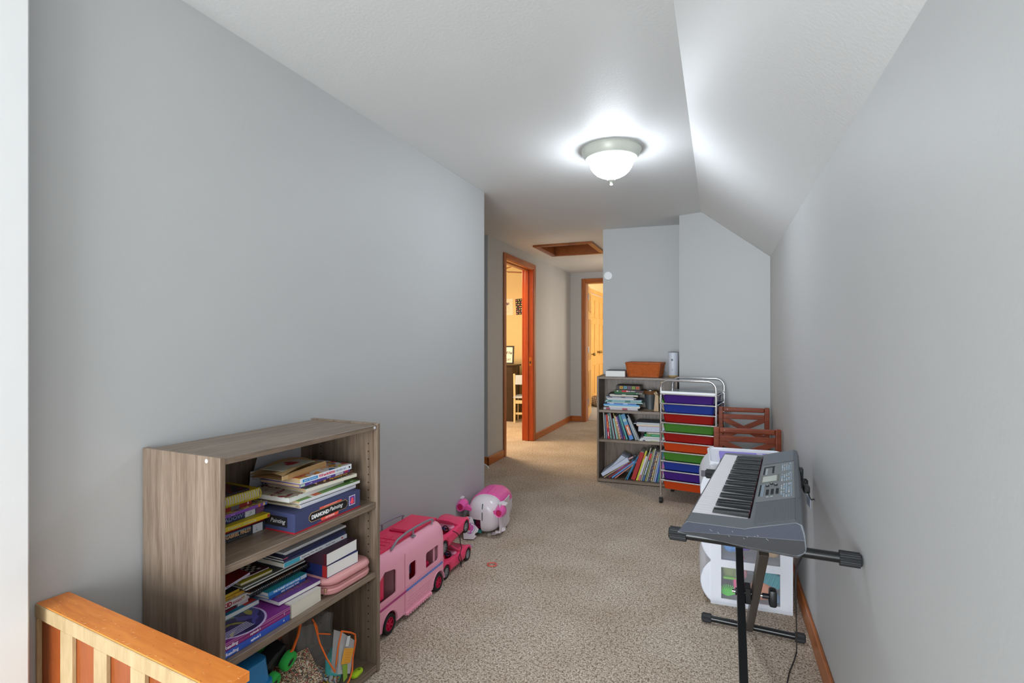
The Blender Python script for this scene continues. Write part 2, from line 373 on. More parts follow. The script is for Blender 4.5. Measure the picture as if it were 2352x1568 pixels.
def six_panel(name, label, mtx, W, H, th=.035, kind=None, group=None, knob=1):
    r = thing(name, label, 'door', mtx, group)
    cuts = []; body = MB().box(0, W, 0, th, 0, H, 0, .003).build('door_leaf', PINE, r)
    cols = ((.09, W/2-.04), (W/2+.04, W-.09)); rows = ((.16, .72), (.88, 1.52), (1.62, H-.10))
    rails = MB()
    for zz in (0, .74, 1.54): rails.box(.002, W-.002, -.0015, .0, zz+(.0 if zz == 0 else -.02), zz+.13)
    for c0, c1 in cols:
        for z0, z1 in rows:
            p = MB(); p.box(c0, c1, -.002, .0, z0, z1, 0); p.box(c0+.012, c1-.012, -.009, -.002, z0+.012, z1-.012, 0, .006)
            p.build('panel', PINE, r)
    k = MB(); kx = W-.05 if knob > 0 else .05
    k.cyl((kx, 0, .96), (kx, -.03, .96), .009, 12); k.sph((kx, -.05, .96), .026, 14); k.cyl((kx, -.001, .96), (kx, -.006, .96), .028, 16)
    k.build('knob', M('old_brass', (150, 128, 84), .25, 1.), r, True)
    return r
six_panel('closet_door', 'pine six-panel closet door with brass knob beyond the end doorway, nearer leaf', T(-2.25, 9.64, .02) @ RZ(90), .765, 2.08, group='closet doors')
six_panel('closet_door', 'pine six-panel closet door beyond the end doorway, farther leaf with knob at its left', T(-2.25, 10.42, .02) @ RZ(90), .765, 2.08, knob=-1, group='closet doors')
a = math.degrees(math.atan2(.73, -.12))
r = six_panel('room_door', 'pine door swung open beyond the end doorway, seen almost edge on', T(-1.825, 7.75, .02) @ RZ(a), .74, 2.02)
for z in (.22, 1.0, 1.8):
    h = MB(); h.box(-.006, .003, -.004, .04, z, z+.09); h.cyl((-.004, -.006, z), (-.004, -.006, z+.09), .006, 10); h.build('hinge', M('pale_steel', (205, 205, 205), .35, .6), r)
h = thing('closet_trim', 'pine casing around the closet doors beyond the end doorway', 'trim', T(0, 0, 0))
bx('casing', -2.25, -2.232, 9.56, 9.63, 0, 2.19, PINE, h, .004); bx('casing', -2.25, -2.232, 11.19, 11.25, 0, 2.19, PINE, h, .004); bx('casing', -2.25, -2.232, 9.63, 11.19, 2.115, 2.19, PINE, h, .004)
# white casing at the very left edge of the frame
b = MB(); b.box(XL, -1.43, .56, .69, 0, CH, 0, .004); b.box(XL, -1.45, .50, .56, 0, CH, 0, .004)
st('trim_1', b.build('trim_1', M('white_gloss_paint', (228, 228, 228), .35)))
# attic hatch
h = thing('attic_hatch', 'orange wooden attic hatch frame set in the hallway ceiling', 'hatch', T(0, 0, 0))
c = .045
def mitre(name, pts, z0, z1, mat, par):
    MB().prism(pts, z1-z0, 0, T(0, 0, z0), .004).build(name, mat, par)
X0, X1, Y0, Y1 = HX0-c, HX1+c, HY0-c, HY1+c
for pts in ([(X0, Y0), (X1, Y0), (HX1, HY0), (HX0, HY0)], [(X1, Y0), (X1, Y1), (HX1, HY1), (HX1, HY0)], [(X1, Y1), (X0, Y1), (HX0, HY1), (HX1, HY1)], [(X0, Y1), (X0, Y0), (HX0, HY0), (HX0, HY1)]):
    mitre('casing', pts, CH-.02, CH, HATCHW, h)
for a in ((HX0, HX1, HY0, HY0+.015), (HX0, HX1, HY1-.015, HY1), (HX0, HX0+.015, HY0, HY1), (HX1-.015, HX1, HY0, HY1)):
    bx('lining_board', *a, CH-.015, CH+.13, HATCHW, h)
bx('hatch_lid', HX0, HX1, HY0, HY1, CH+.13, CH+.15, M('grey_board', (150, 146, 138), .7), h)
bx('lid_batten', HX0+.33, HX0+.342, HY0+.02, HY1-.02, CH+.12, CH+.13, M('grey_board'), h)
# ceiling light
h = thing('ceiling_light', 'flush ceiling light with bright frosted glass dome and small finial', 'ceiling lamp', T(-.531, 2.784, CH))
RIM = M('ivory_metal', (196, 200, 190), .3, .15)
MB().lathe([(0, 0), (.156, 0), (.158, -.008), (.154, -.014), (.149, -.030), (.141, -.044), (.137, -.052), (.131, -.055), (.127, -.050), (.120, -.04), (0, -.04)], 64).build('rim', RIM, h, True)
MB().lathe([(.128, -.050), (.127, -.056), (.118, -.068), (.114, -.078), (.108, -.095), (.096, -.113), (.078, -.130), (.056, -.142), (.036, -.149), (.026, -.154), (.017, -.163), (0, -.165)], 64).build('glass_dome', M('lit_frosted_glass', (.86, .93, 1.0), .3, emit=34), h, True)
MB().lathe([(0, -.160), (.020, -.160), (.022, -.165), (.016, -.171), (.008, -.175), (.006, -.181), (.009, -.187), (.006, -.193), (0, -.194)], 24).build('finial', RIM, h, True)
# small wall devices
h = thing('smoke_detector', 'small round white detector on the wall above the far bookcase', 'detector', T(-.933, 4.748-.001, 1.787) @ RZ(3.7))
MB().lathe([(0, .014), (.034, .013), (.0385, .009), (.0385, 0), (0, 0)], 32, 0, RX(90)).build('cover', WHITE, h, True)
for x_, z_ in ((-.008, .026), (.012, -.026)): MB().cyl((x_, -.0145, z_), (x_, -.013, z_), .0016, 8).build('screw', M('grey_screw', (120, 124, 135), .4, .5), h)
h = thing('thermostat', 'small white round dial on the end of the left wall', 'thermostat', T(-1.535, YE, 1.59))
MB().lathe([(0, .03), (.026, .029), (.03, .024), (.03, 0), (0, 0)], 28, 0, RX(-90)).build('dial', WHITE, h, True)
bx('button', -.006, .012, .02, .032, -.022, -.012, BLACK, h, .001)
# ================================================================== low stair rail
SLATS = [(0, .010), (.118, .170), (.262, .312), (.403, .453), (.535, .585)]
rm = T(-1.494, .733, 0) @ RZ(-5.8)
h = thing('stair_rail', 'low orange pine stair rail with pale slats in front of plywood', 'railing', rm)
bx('top_rail', 0, .677, .0, .064, .556, .575, RAILW, h, .0015)
bx('fascia', 0, .67, -.003, .012, .541, .5735, RAILP, h, .0015)['label'] = 'pale worn board under the rail top'
bx('plywood_panel', 0, .675, .008, .02, .02, .545, RAILD, h)['label'] = 'dark orange plywood behind the slats'
for x0, x1 in SLATS: bx('slat', x0, x1, -.002, .008, .02, .541, RAILP, h, .0015)
bx('end_post', .61, .668, .012, .062, .0, .556, RAILD, h, .003)
bx('bottom_rail', 0, .675, -.002, .05, .0, .03, RAILD, h, .002)
b = MB(); rnd = random.Random(3)
for k in range(90):
    x = rnd.uniform(.02, .68); y = rnd.uniform(.002, .06) if k % 3 else rnd.uniform(.0, .008); a = rnd.uniform(-50, 50); l = rnd.uniform(.0008, .0035)
    b.box(-l, l, -.0003, .0003, -.0001, .00012, rnd.choice((0, 0, 1)), 0, T(x, y, .575) @ RZ(a))
tag(b.build('scratches', [M('scratch', (236, 200, 150), .6), C(150, 84, 40)], h), kind='stuff')
# ================================================================== bookcases
FA = T(-1.172, .957, 0) @ RZ(87); WA = .628      # local x along the front, y into the depth, z up
FB = T(-.958, 4.385, 0) @ RZ(2.5); WB = .65
HB = .895; DB = .318; TP = .016; S1 = .612; S2 = .363; S0 = .030
def bookcase(F, Wd, label):
    r = thing('bookcase', label, 'bookcase', F)
    for x in (0, Wd-TP): bx('side_panel', x, x+TP, 0, DB, 0, HB, GREYOAKV, r, .0012)
    bx('top_panel', TP, Wd-TP, .002, DB-.004, HB-.021, HB-.005, GREYOAK, r, .0012)
    for z in (S1, S2): bx('shelf', TP, Wd-TP, .006, DB-.006, z-.021, z, GREYOAK, r, .0012)
    bx('bottom_shelf', TP, Wd-TP, .002, DB-.006, 0.008, S0, GREYOAK, r, .0012)
    bx('back_panel', TP-.006, Wd-TP+.006, DB-.004, DB, .01, HB-.01, GREYOAKV, r)
    b = MB()
    for x, sx in ((TP, 1), (Wd-TP, -1)):
        for y in (.04, DB-.05):
            for k in range(26):
                z = .12+.028*k
                if abs(z-S1+.01) > .018 and abs(z-S2+.01) > .018: b.cyl((x-sx*.001, y, z), (x+sx*.0004, y, z), .0026, 8)
    tag(b.build('pin_holes', M('dark_hole', (38, 30, 24), .9), r), kind='stuff')
    for x in (-.0012, Wd+.0012):
        b = MB(); b.cyl((x, .05, HB-.012), (x+(.002 if x < 0 else -.002), .05, HB-.012), .0055, 14); b.build('screw_cap', M('pale_cap', (225, 228, 235), .3, .3), r)
    b = MB(); b.cyl((Wd-TP-.012, .0005, HB-.013), (Wd-TP-.012, .003, HB-.013), .005, 14); b.build('screw_cap', M('pale_cap'), r)
    return r
bookcase(FA, WA, 'grey wood bookcase against the left wall beside the stair rail')
bookcase(FB, WB, 'grey wood bookcase against the back wall beside the rolling drawer cart')

# ------------------------------------------------------------------ books
def book(label, mtx, L, W, Tk, cover, pages=PAGE, spine='f', ov=.002, ct=.0016, hard=False, group=None, name='book', cat='book', txt=(), patch=(), top=None):
    """L along x, W along y, Tk along z; spine on the f(ront) y=0, n(ear) x=0, b(ack) y=W or fa(r) x=L side"""
    r = thing(name, label, cat, mtx, group)
    cm = cover if not isinstance(cover, tuple) else C(*cover)
    b = MB(); ms = [cm]; ct = min(ct, Tk*.2)
    b.box(0, L, 0, W, 0, ct, 0, min(.0004, ct*.3)); b.box(0, L, 0, W, Tk-ct, Tk, 1 if top else 0)
    if top: ms.append(top if not isinstance(top, tuple) else C(*top))
    s = .0015 if not hard else .0025
    e = ct*.4
    if spine == 'f': b.box(0, L, -.0004, s, e*.2, Tk-e*.2, 0, .0006)
    elif spine == 'b': b.box(0, L, W-s, W, 0, Tk, 0)
    elif spine == 'n': b.box(-.0004, s, 0, W, e*.2, Tk-e*.2, 0, .0006)
    elif spine == 'fa': b.box(L-s, L, 0, W, 0, Tk, 0)
    b.build('cover', ms, r)
    o = ov if hard else .0007
    x0 = s if spine == 'n' else o; x1 = L-(s if spine == 'fa' else o); y0 = s if spine == 'f' else o; y1 = W-(s if spine == 'b' else o)
    bx('pages', x0, x1, y0, y1, ct, Tk-ct, pages, r, .0)
    for t in txt:      # (string, x, size, colour, dict)
        k = t[4] if len(t) > 4 else {}
        m = T(t[1], -.0006, Tk/2+k.get('dz', 0)) @ FY
        if k.get('flip'): m = m @ RZ(180)
        if k.get('face') == 'n': m = T(-.0006, t[1], Tk/2) @ RZ(-90) @ FY
        if k.get('face') == 'top': m = T(t[1], k['y'], Tk+.0001) @ RZ(k.get('rz', 0))
        text(t[0], t[2], C(*t[3]), r, m, width=k.get('w'), bold=k.get('bold', 0), ext=.0002, shear=k.get('shear', 0))
    for p in patch:    # (face, a0, a1, b0, b1, colour)
        pm = p[5] if not isinstance(p[5], tuple) else C(*p[5])
        if p[0] == 'f': bx('printed_label', p[1], p[2], -.0007, -.0003, p[3], p[4], pm, r)
        elif p[0] == 't': bx('printed_label', p[1], p[2], p[3], p[4], Tk, Tk+.0003, pm, r)
        elif p[0] == 'n': bx('printed_label', -.0008, -.0004, p[1], p[2], p[3], p[4], pm, r)
    return r
def AT(u, d, z, rot=0): return FA @ T(u, d, z) @ RZ(rot)
def BT(u, d, z, rot=0): return FB @ T(u, d, z) @ RZ(rot)
e_ = .0004
# ---- bookcase A, top shelf, left pile
g = 'books piled at the left of the left bookcase top shelf'; z = S1+e_
book('grey-black library hardcover with white sticker, bottom of left pile on top shelf', AT(.045, .145, z, -1), .236, .15, .0262, (44, 52, 60), PAGE, hard=True, group=g,
     txt=[('GABRIEL FINLEY', .078, .015, (226, 178, 130), dict(w=.082, bold=.0004, dz=.002)), ('& the Raven\'s Riddle', .06, .0055, (120, 110, 100), dict(dz=-.009, w=.085)), ('J', .178, .007, (40, 40, 50)), ('FIN', .176, .005, (40, 40, 50), dict(dz=-.006))],
     patch=[('f', 0, .158, .020, .0255, (120, 140, 160)), ('f', .166, .200, .0005, .0255, (214, 218, 224)), ('f', .212, .232, .004, .012, (190, 52, 52)), ('f', .0, .03, .001, .008, (190, 120, 70))]); z += .0266
book('thin dark red paperback between the grey-black hardcover and the yellow one', AT(.04, .145, z, 0), .217, .14, .0122, (158, 30, 34), PAGE, group=g, txt=[('Christmas Carol', .055, .008, (232, 120, 40), dict(w=.07, shear=.3))]); z += .0126
book('bright yellow paperback under the navy library book, left pile', AT(.042, .128, z, -1.5), .225, .15, .013, (222, 190, 30), PAGE, group=g, top=(190, 170, 30),
     txt=[('Deserts   Freezing', .075, .008, (200, 200, 190), dict(w=.09))], patch=[('f', .06, .16, .003, .010, (200, 180, 60)), ('f', .205, .212, .002, .0105, (200, 60, 70)), ('f', .05, .058, .002, .0105, (200, 60, 70))]); z += .0134
book('navy library book with SHADOW lettering and white sticker, left pile', AT(.03, .146, z, 1), .230, .145, .0208, (46, 50, 92), PAGE, group=g,
     txt=[('SHADOW', .070, .0165, (150, 165, 190), dict(w=.082)), ('S', .153, .013, (120, 120, 170)), ('5.8', .175, .006, (50, 50, 60)), ('H 34', .172, .004, (50, 50, 60), dict(dz=-.005))],
     patch=[('f', .160, .195, .001, .0195, (206, 210, 218)), ('f', .198, .228, .001, .0195, printed('purple_print', [(60, 30, 70), (130, 80, 130), (190, 120, 140), (40, 30, 50)], 160))]); z += .0212
book('purple spined thin book with yellow cover, in left pile over SHADOW book', AT(.035, .134, z, 2), .228, .16, .010, (132, 80, 172), PAGE, group=g, top=printed('yellow_purple_print', [(212, 196, 70), (120, 80, 130), (200, 170, 60), (90, 80, 100), (222, 210, 110)], 55),
     txt=[('Secret', .10, .005, (190, 170, 220))], patch=[('f', .194, .202, .001, .009, (222, 130, 70)), ('f', .212, .219, .001, .009, (224, 196, 120)), ('f', .22, .225, .001, .009, (70, 130, 200))]); z += .0104
book('small dark red book with pale green sticker, near top of left pile', AT(.0, .155, z, 0) @ T(.03, 0, 0), .188, .13, .0165, (134, 34, 36), PAGE, group=g, top=(30, 20, 22),
     txt=[('4', .172, .010, (236, 220, 220), dict(bold=.0004)), ('Nader', .040, .006, (60, 80, 60), dict(dz=.002, shear=.3)), ('PRINCESS DIARY', .05, .004, (230, 110, 60), dict(dz=-.006))],
     patch=[('f', .0, .098, .005, .0162, (196, 212, 186)), ('f', .118, .145, .001, .015, (96, 90, 94))]); z += .0169
r = thing('spiral_notebook', 'yellow spiral-bound notebook with its coil facing out, left pile', 'notebook', AT(.03, .15, z, -1), g)
bx('back_cover', 0, .215, 0, .15, 0, .002, (C(214, 186, 40)), r); bx('pages', .001, .213, .006, .149, .002, .026, PAGE, r); bx('front_cover', 0, .213, .004, .15, .026, .028, C(216, 188, 40), r)
b = MB(); n = 26
for k in range(n):
    x = .004+.2*k/(n-1)+.001
    b.tube([(x+.003*j/12, .003-.012*math.sin(j/12*PI)*1.0, .014-.0155*math.cos(j/12*PI)) for j in range(13)], .0013, 5)
b.build('wire_coil', C(226, 206, 60, 40), r, True); z += .0284
book('dark picture book with purple and red cover, topmost of the left pile', AT(.03, .152, z, 0) @ RX(1.0), .178, .14, .007, (34, 28, 44), PAGE, group=g, top=printed('dark_print', [(36, 28, 50), (52, 30, 60), (110, 30, 40), (30, 30, 60), (40, 24, 40)], 26))
# ---- right pile
g = 'books piled at the right of the left bookcase top shelf'; z = S1+e_
r = thing('craft_kit_box', 'navy diamond painting kit box with black title plaque under a pile of books', 'box', AT(.257, .02, z, .8)); L, Wd, Hh = .292, .235, .060
bx('box_body', 0, L, 0, Wd, 0, Hh, C(62, 68, 106, 40), r, .0008)
bx('red_edge_strip', -.0003, L+.0003, -.0004, Wd, 0, .0045, C(176, 30, 44), r)
def pill(x0, x1, z0, z1, cut, mat, y, nm='printed_label'):
    c = cut; p = [(x0+c, z0), (x1-c, z0), (x1, z0+c), (x1, z1-c), (x1-c, z1), (x0+c, z1), (x0, z1-c), (x0, z0+c)]
    return MB().prism(p, .0004, 0, T(0, y, 0) @ FY).build(nm, mat, r)
pill(.056, .228, .016, .0455, .009, C(196, 160, 96), -.0002); pill(.0575, .2265, .0175, .044, .0085, C(28, 26, 30), -.0005)
pill(.105, .185, .008, .0175, .004, C(240, 92, 72), -.0008); pill(.10, .20, .0465, .052, .002, C(240, 92, 72), -.0002)
text('DIAMOND', .0165, C(238, 238, 238), r, T(.066, -.0010, .030) @ FY, width=.074, bold=.0007)
text('Painting', .0185, C(238, 238, 238), r, T(.142, -.0010, .0325) @ FY, width=.062, shear=.35)
text('OCTOPUS', .007, C(250, 220, 210), r, T(.125, -.0013, .0125) @ FY, width=.04, bold=.0002)
text('CRAFT ACTIVITY', .004, C(250, 200, 190), r, T(.118, -.0007, .0492) @ FY, width=.06)
text('300 GEMS & MORE', .004, C(180, 80, 90), r, T(.09, -.0007, .0065) @ FY, width=.09)
bx('printed_label', .236, .266, -.0005, -.0002, .018, .050, C(236, 236, 240), r); bx('printed_label', .238, .264, -.0008, -.0004, .020, .048, C(108, 70, 160), r)
b = MB(); b.cyl((.251, -.0012, .037), (.251, -.0006, .037), .0062, 14)
for k in range(6):
    a = R(200+28*k); b.cyl((.251, -.001, .034), (.251+.0105*math.cos(a), -.001, .032+.0105*math.sin(a)), .0014, 6)
b.build('octopus_print', C(236, 84, 96), r)
bx('printed_label', -.0006, -.0003, .03, .15, .016, .047, C(28, 26, 30), r)
text('Painting', .0185, C(206, 206, 206), r, T(-.0009, .10, .032) @ RZ(-90) @ FY, width=.062, shear=.35)
z += Hh+e_
book('white workbook lying on the navy kit box', AT(.303, .045, z, 1.5), .256, .20, .0105, (226, 226, 232), PAGET, group=g); 
book('loose cream booklet under the green-covered workbook', AT(.285, .05, z+.0108, 3.5), .25, .19, .003, (210, 200, 180), PAGET, group=g); z += .0142
book('green-covered workbook with an orange spot on the navy kit box pile', AT(.300, .045, z, 0), .272, .21, .0098, (226, 226, 226), PAGET, group=g, top=(104, 146, 74),
     patch=[('t', .062, .092, .002, .03, (214, 92, 56)), ('t', .05, .064, .001, .02, (230, 230, 224))], txt=[('G4', .24, .012, (225, 235, 215), dict(face='top', y=.015))]); z += .0102
book('cream floral notebook with rounded corners in the pile on the kit box', AT(.272, .06, z, 3), .252, .19, .0155, (216, 208, 184), PAGEW, spine='b', group=g, top=printed('floral_print', [(214, 206, 178), (208, 200, 176), (150, 60, 70), (216, 208, 184), (80, 104, 70), (216, 208, 184), (212, 204, 180)], 34)); z += .0159
book('thin book with teal and red floral cover, middle of the kit box pile', AT(.335, .055, z, -2.5), .222, .18, .0115, (222, 218, 200), PAGET, spine='f', group=g, top=printed('teal_floral', [(80, 150, 140), (214, 206, 186), (60, 110, 90), (190, 70, 70), (216, 210, 190), (120, 160, 150)], 60)); z += .0119
book('brown spined thin book with gold lettering in the kit box pile', AT(.385, .06, z, 0), .168, .15, .0112, (92, 58, 44), PAGET, group=g, txt=[('Dog Haunted Tour', .055, .006, (214, 160, 80), dict(w=.085, bold=.0003))], patch=[('f', .028, .038, .002, .0095, (214, 170, 110))]); z += .0116
book('purple spined thin book with white sticker in the kit box pile', AT(.303, .048, z, 1), .226, .17, .0108, (92, 74, 160), PAGET, group=g, txt=[('Drawn', .115, .0065, (225, 225, 235)), ('novels', .04, .004, (225, 225, 235)), ('LB 25', .175, .005, (70, 70, 90))],
     patch=[('f', .002, .02, .002, .009, (190, 210, 190)), ('f', .155, .192, .001, .0100, (212, 212, 226)), ('f', .198, .216, .002, .0095, (206, 40, 80))]); z += .0112
book('white FOOD and NUTRITION paperback near the top of the kit box pile', AT(.303, .045, z, -1), .222, .17, .0175, (222, 226, 232), PAGET, group=g, top=printed('food_print', [(222, 222, 226), (224, 150, 60), (190, 60, 70), (216, 216, 222), (60, 110, 150), (210, 190, 80), (222, 222, 226)], 30),
     txt=[('Janice VanCleave\'s', .014, .0065, (230, 240, 250), dict(w=.05)), ('FOOD and NUTRITION', .074, .0105, (208, 60, 92), dict(w=.068, bold=.0004)), ('FOR EVERY KID', .146, .0095, (120, 140, 166), dict(w=.048)), ('FOOD', .03, .03, (206, 60, 80), dict(face='top', y=.06, bold=.001))],
     patch=[('f', .008, .069, .004, .013, (44, 140, 204)), ('f', .208, .215, .006, .012, (30, 30, 34))])
z += .0179
r = thing('paper_bag', 'folded tan paper gift bag with red heart lying on top of the kit box pile', 'bag', AT(.262, .075, z, 6))
def bagf(u, v, top): 
    x = u*.20; y = v*.13; zz = (.010+.006*math.sin(u*2.6)+.004*math.sin(v*5+u*4))*top+.0005
    return (x, y, zz)
b = MB(); b.grid(lambda u, v: bagf(u, v, 1.35), 12, 8); b.grid(lambda u, v: bagf(u, v, .1), 12, 8)
b.loft([[(0, 0, .001), (.20, 0, .001), (.20, .0, .016), (0, 0, .013)], [(0, .004, .001), (.20, .004, .001), (.20, .004, .018), (0, .004, .014)]])
b.build('bag_body', M('kraft_paper', (206, 172, 124), .7, bump=.2, bscale=60), r)
bx('bag_gusset', .02, .2, -.002, .0, .0, .013, M('kraft_side', (190, 150, 100), .7), r)
b = MB(); b.prism([(0, -.03), (.022, -.005), (.025, .01), (.014, .018), (0, .008), (-.014, .018), (-.025, .01), (-.022, -.005)], .0006, 0, T(.11, .07, .0245) @ RZ(50)); b.build('heart_print', C(176, 40, 46), r)
bx('pale_flap', .02, .17, .02, .11, .0225, .0235, C(206, 206, 190), r)
# sheets leaning on the back panel
r = thing('poster_card', 'large pale sheet leaning against the back of the left bookcase top shelf', 'sheet', AT(.335, .295, .69, 0))
b = MB(); b.prism([(-.02, 0), (.205, 0), (.205, .16), (.035, .16)], .0012, 0, RX(90)); b.build('sheet', C(196, 196, 204), r)
r = thing('paper_leaflet', 'pale leaflet with red scribbles curling behind the left pile', 'sheet', AT(.30, .275, .69, 0))
b = MB(); b.grid(lambda u, v: (u*.09, -.012*math.sin(v*1.5), v*.075), 4, 6); o = b.build('sheet', C(206, 208, 216), r)
b = MB(); b.tube([(.02+.012*math.sin(k*1.3), -.012*math.sin(k/14*1.5)-.001, .02+.05*k/14) for k in range(14)], .0006, 4); b.build('red_scribble', C(150, 60, 80), r)
text('TY', .02, C(80, 90, 110), r, T(.045, -.008, .02) @ FY)
# ---- bookcase A, middle shelf
g = 'books on the left bookcase middle shelf'; z = S2+e_
book('thick blue Reading textbook numbered 2 lying on the middle shelf of the left bookcase', AT(.02, .022, z, .6), .222, .27, .0178, (52, 92, 196), PAGE, group=g,
     txt=[('Reading', .012, .012, (240, 240, 250), dict(bold=.0003)), ('mybook 2', .088, .0085, (240, 240, 250), dict(bold=.0004, w=.032)), ('4', .198, .008, (240, 240, 250), dict(bold=.0003))])
book('thick purple Reading textbook with a planet picture, on the blue Reading textbook', AT(.02, .024, z+.0182, 0), .224, .27, .0222, (140, 36, 120), PAGE, group=g, top=(128, 40, 132),
     txt=[('Reading', .010, .0125, (240, 240, 250), dict(bold=.0003, dz=-.003)), ('mybook 1', .087, .0085, (240, 240, 250), dict(bold=.0004, w=.032, dz=-.003)), ('5', .20, .007, (240, 240, 250), dict(dz=-.001))],
     patch=[('f', 0, .2235, .0150, .0156, (224, 200, 226)), ('f', 0, .2235, .0196, .0202, (206, 170, 214)), ('f', 0, .2235, .0065, .007, (206, 150, 206))])
r = COL.objects[-1].parent
b = MB(); b.cyl((.09, .075, .0222), (.09, .075, .0226), .088, 48, 0); b.cyl((.09, .075, .0226), (.09, .075, .0229), .082, 48, 1); b.build('planet_print', [C(200, 180, 222), printed('planet_print', [(58, 44, 104), (40, 34, 78), (80, 76, 150), (160, 150, 60), (60, 60, 120), (50, 40, 90)], 24)], r)
b = MB()
for k in range(5): b.box(.0, .11, .012+.007*k, .0145+.007*k, .0229, .0231)
b.build('stripe_print', C(206, 200, 224), r)
zl = z+.0182+.0226
# left small stack on the purple book, front at d .13
book('white-edged teal book on the purple Reading textbook, bottom of small stack', AT(.03, .125, zl, -1.5), .186, .13, .0145, (40, 130, 170), PAGEW, spine='b', group=g, top=(44, 132, 170), patch=[('t', .14, .18, .002, .03, (206, 60, 56))])
zl += .0149
book('thin dark red paperback below the white KID book, left of the middle shelf', AT(.03, .135, zl, 0), .12, .12, .0125, (120, 30, 40), PAGEW, group=g, patch=[('f', 0, .118, .007, .0115, (40, 30, 34))])
book('white paperback end sticking out under the white KID book', AT(.155, .135, zl, 0), .035, .12, .0125, (214, 206, 210), PAGEW, group=g)
zl += .0129
book('white paperback with red KID lettering in the small left stack', AT(.03, .13, zl, -1), .158, .13, .0195, (224, 218, 214), PAGE, group=g, txt=[('KID', .074, .017, (176, 26, 40), dict(w=.027, bold=.0008)), ('toon!', .104, .015, (170, 40, 50), dict(w=.030, bold=.0002))], patch=[('f', .135, .142, .008, .016, (190, 170, 120))]); zl += .0199
book('thin gold spined paperback, second from top of the small left stack', AT(.04, .132, zl, 1), .138, .13, .0088, (214, 166, 56), PAGE, group=g, txt=[('Eragon Deep', .075, .006, (90, 70, 40))]); zl += .0092
book('thin yellow paperback, topmost below the slanted magazine at left', AT(.03, .134, zl, 2), .134, .13, .0085, (206, 170, 50), PAGE, group=g, top=(40, 34, 36)); zl += .0089
book('slanted red magazine wedged under the top shelf at the left end', AT(.03, .135, zl+.003, 0) @ RY(-8), .168, .14, .008, (206, 200, 222), PAGEW, group=g, top=(150, 34, 36), name='magazine', cat='magazine', txt=[('Ask Terrier', .09, .0055, (60, 50, 80)), ('Brought', .03, .006, (120, 50, 100))])
# centre
z = S2+e_
book('fat cream-edged paperback lying with its pages outwards, middle of the middle shelf', AT(.249, .024, z, 2), .122, .18, .042, (220, 214, 206), PAGE, spine='b', ct=.001, group=g)
z1 = z+.0424
book('purple covered paperback with gold letters, pages outwards, over the cream-edged one', AT(.226, .05, z1, -2) @ RY(-.5), .160, .15, .0135, (110, 66, 140), PAGEW, spine='b', group=g, txt=[('MOON ISLAND', .016, .024, (160, 110, 90), dict(face='top', y=.03, w=.125))]); z1 += .0155
book('blue paperback with pale lettering, lower of the two blue ones', AT(.218, .082, z1, 1), .142, .13, .0105, (40, 92, 178), PAGE, group=g, txt=[('BIG WORDS THIS', .045, .006, (226, 232, 244), dict(bold=.0003, w=.07))]); z1 += .0109
book('bright blue paperback with white title, upper of the two blue ones', AT(.214, .080, z1, 0), .148, .13, .0125, (60, 140, 206), PAGEW, group=g, top=(34, 130, 140), txt=[('THE PLANET OF DROP PUPS', .018, .0075, (236, 240, 246), dict(bold=.0003, w=.10))], patch=[('f', .122, .145, .001, .0115, (190, 205, 220))]); z1 += .0129
r = thing('spiral_notebook', 'dark spiral notebook with black coil facing out over the blue paperbacks', 'notebook', AT(.178, .108, z1, 1))
bx('back_cover', 0, .24, .002, .17, 0, .0015, C(60, 70, 84), r); bx('pages', .002, .238, .01, .168, .0015, .008, PAGEW, r); bx('front_cover', 0, .24, .004, .17, .008, .0095, printed('brown_print', [(120, 70, 40), (60, 80, 100), (180, 110, 50), (90, 60, 50)], 40), r)
b = MB(); n = 38
for k in range(n):
    x = .006+.228*k/(n-1)
    b.tube([(x+.002*j/10, .004+.0105*math.cos(R(36)*j), .005+.0105*math.sin(R(36)*j)) for j in range(10)], .0011, 5, 0, True)
b.build('wire_coil', M('black_wire', (34, 34, 36), .3, .5), r, True); z1 += .0165
for lab, u, d, L, th, c, tp in (('dark ring folder with pale edge, lower of two over the black coil', .168, .118, .225, .0065, (70, 72, 70), (92, 98, 92)), ('thin dark grey folder lying on the ring folder', .162, .122, .23, .0055, (50, 54, 54), (104, 110, 104))):
    book(lab, AT(u, d, z1, 0), L, .17, th, c, PAGEW, spine='b', group=g, top=tp, name='folder', cat='folder'); z1 += th+.0004
book('yellow-covered booklet under the checkered one', AT(.165, .135, z1, -2), .108, .12, .0085, (190, 176, 40), PAGE, spine='b', group=g, top=(190, 176, 30)); 
book('dark purple booklet with a black and white checkerboard cover', AT(.185, .150, z1+.0089, -3), .088, .11, .0045, (96, 34, 60), PAGEW, spine='b', group=g, top=(90, 34, 56))
r = COL.objects[-1].parent
bx('checker_print', .004, .07, .014, .095, .0045, .0049, checker('checkerboard', (24, 24, 24), (224, 220, 210), 85), r)
# right column
z2 = S2+e_
r = thing('zip_case', 'pink leather zip case on the middle shelf of the left bookcase', 'case', AT(.388, .006, z2))
def slab(x0, x1, y0, y1, z0, z1, rr, n=8, e=.35):
    rings = []
    for k in range(7):
        t = k/6; ins = .010*(abs(2*t-1)**3)
        rings.append([(x, y, z0+(z1-z0)*t) for x, y in rrect(x0+ins, x1-ins, y0+ins, y1-ins, rr-ins*.6, 6)])
    return rings
PK = M('pink_leather', (222, 158, 158), .42, bump=.15, bscale=200)
b = MB(); b.loft(slab(0, .215, 0, .15, .0, .0275, .045)); b.loft(slab(0, .215, 0, .15, .0305, .057, .045)); b.build('case_body', PK, r, True, 60)
b = MB(); b.tube([(x, y, .0172) for x, y in rrect(-.0004, .2154, -.0004, .1504, .045, 6)], .0010, 6, 0, True); b.tube([(x, y, .042) for x, y in rrect(-.0004, .2154, -.0004, .1504, .045, 6)], .0010, 6, 0, True)
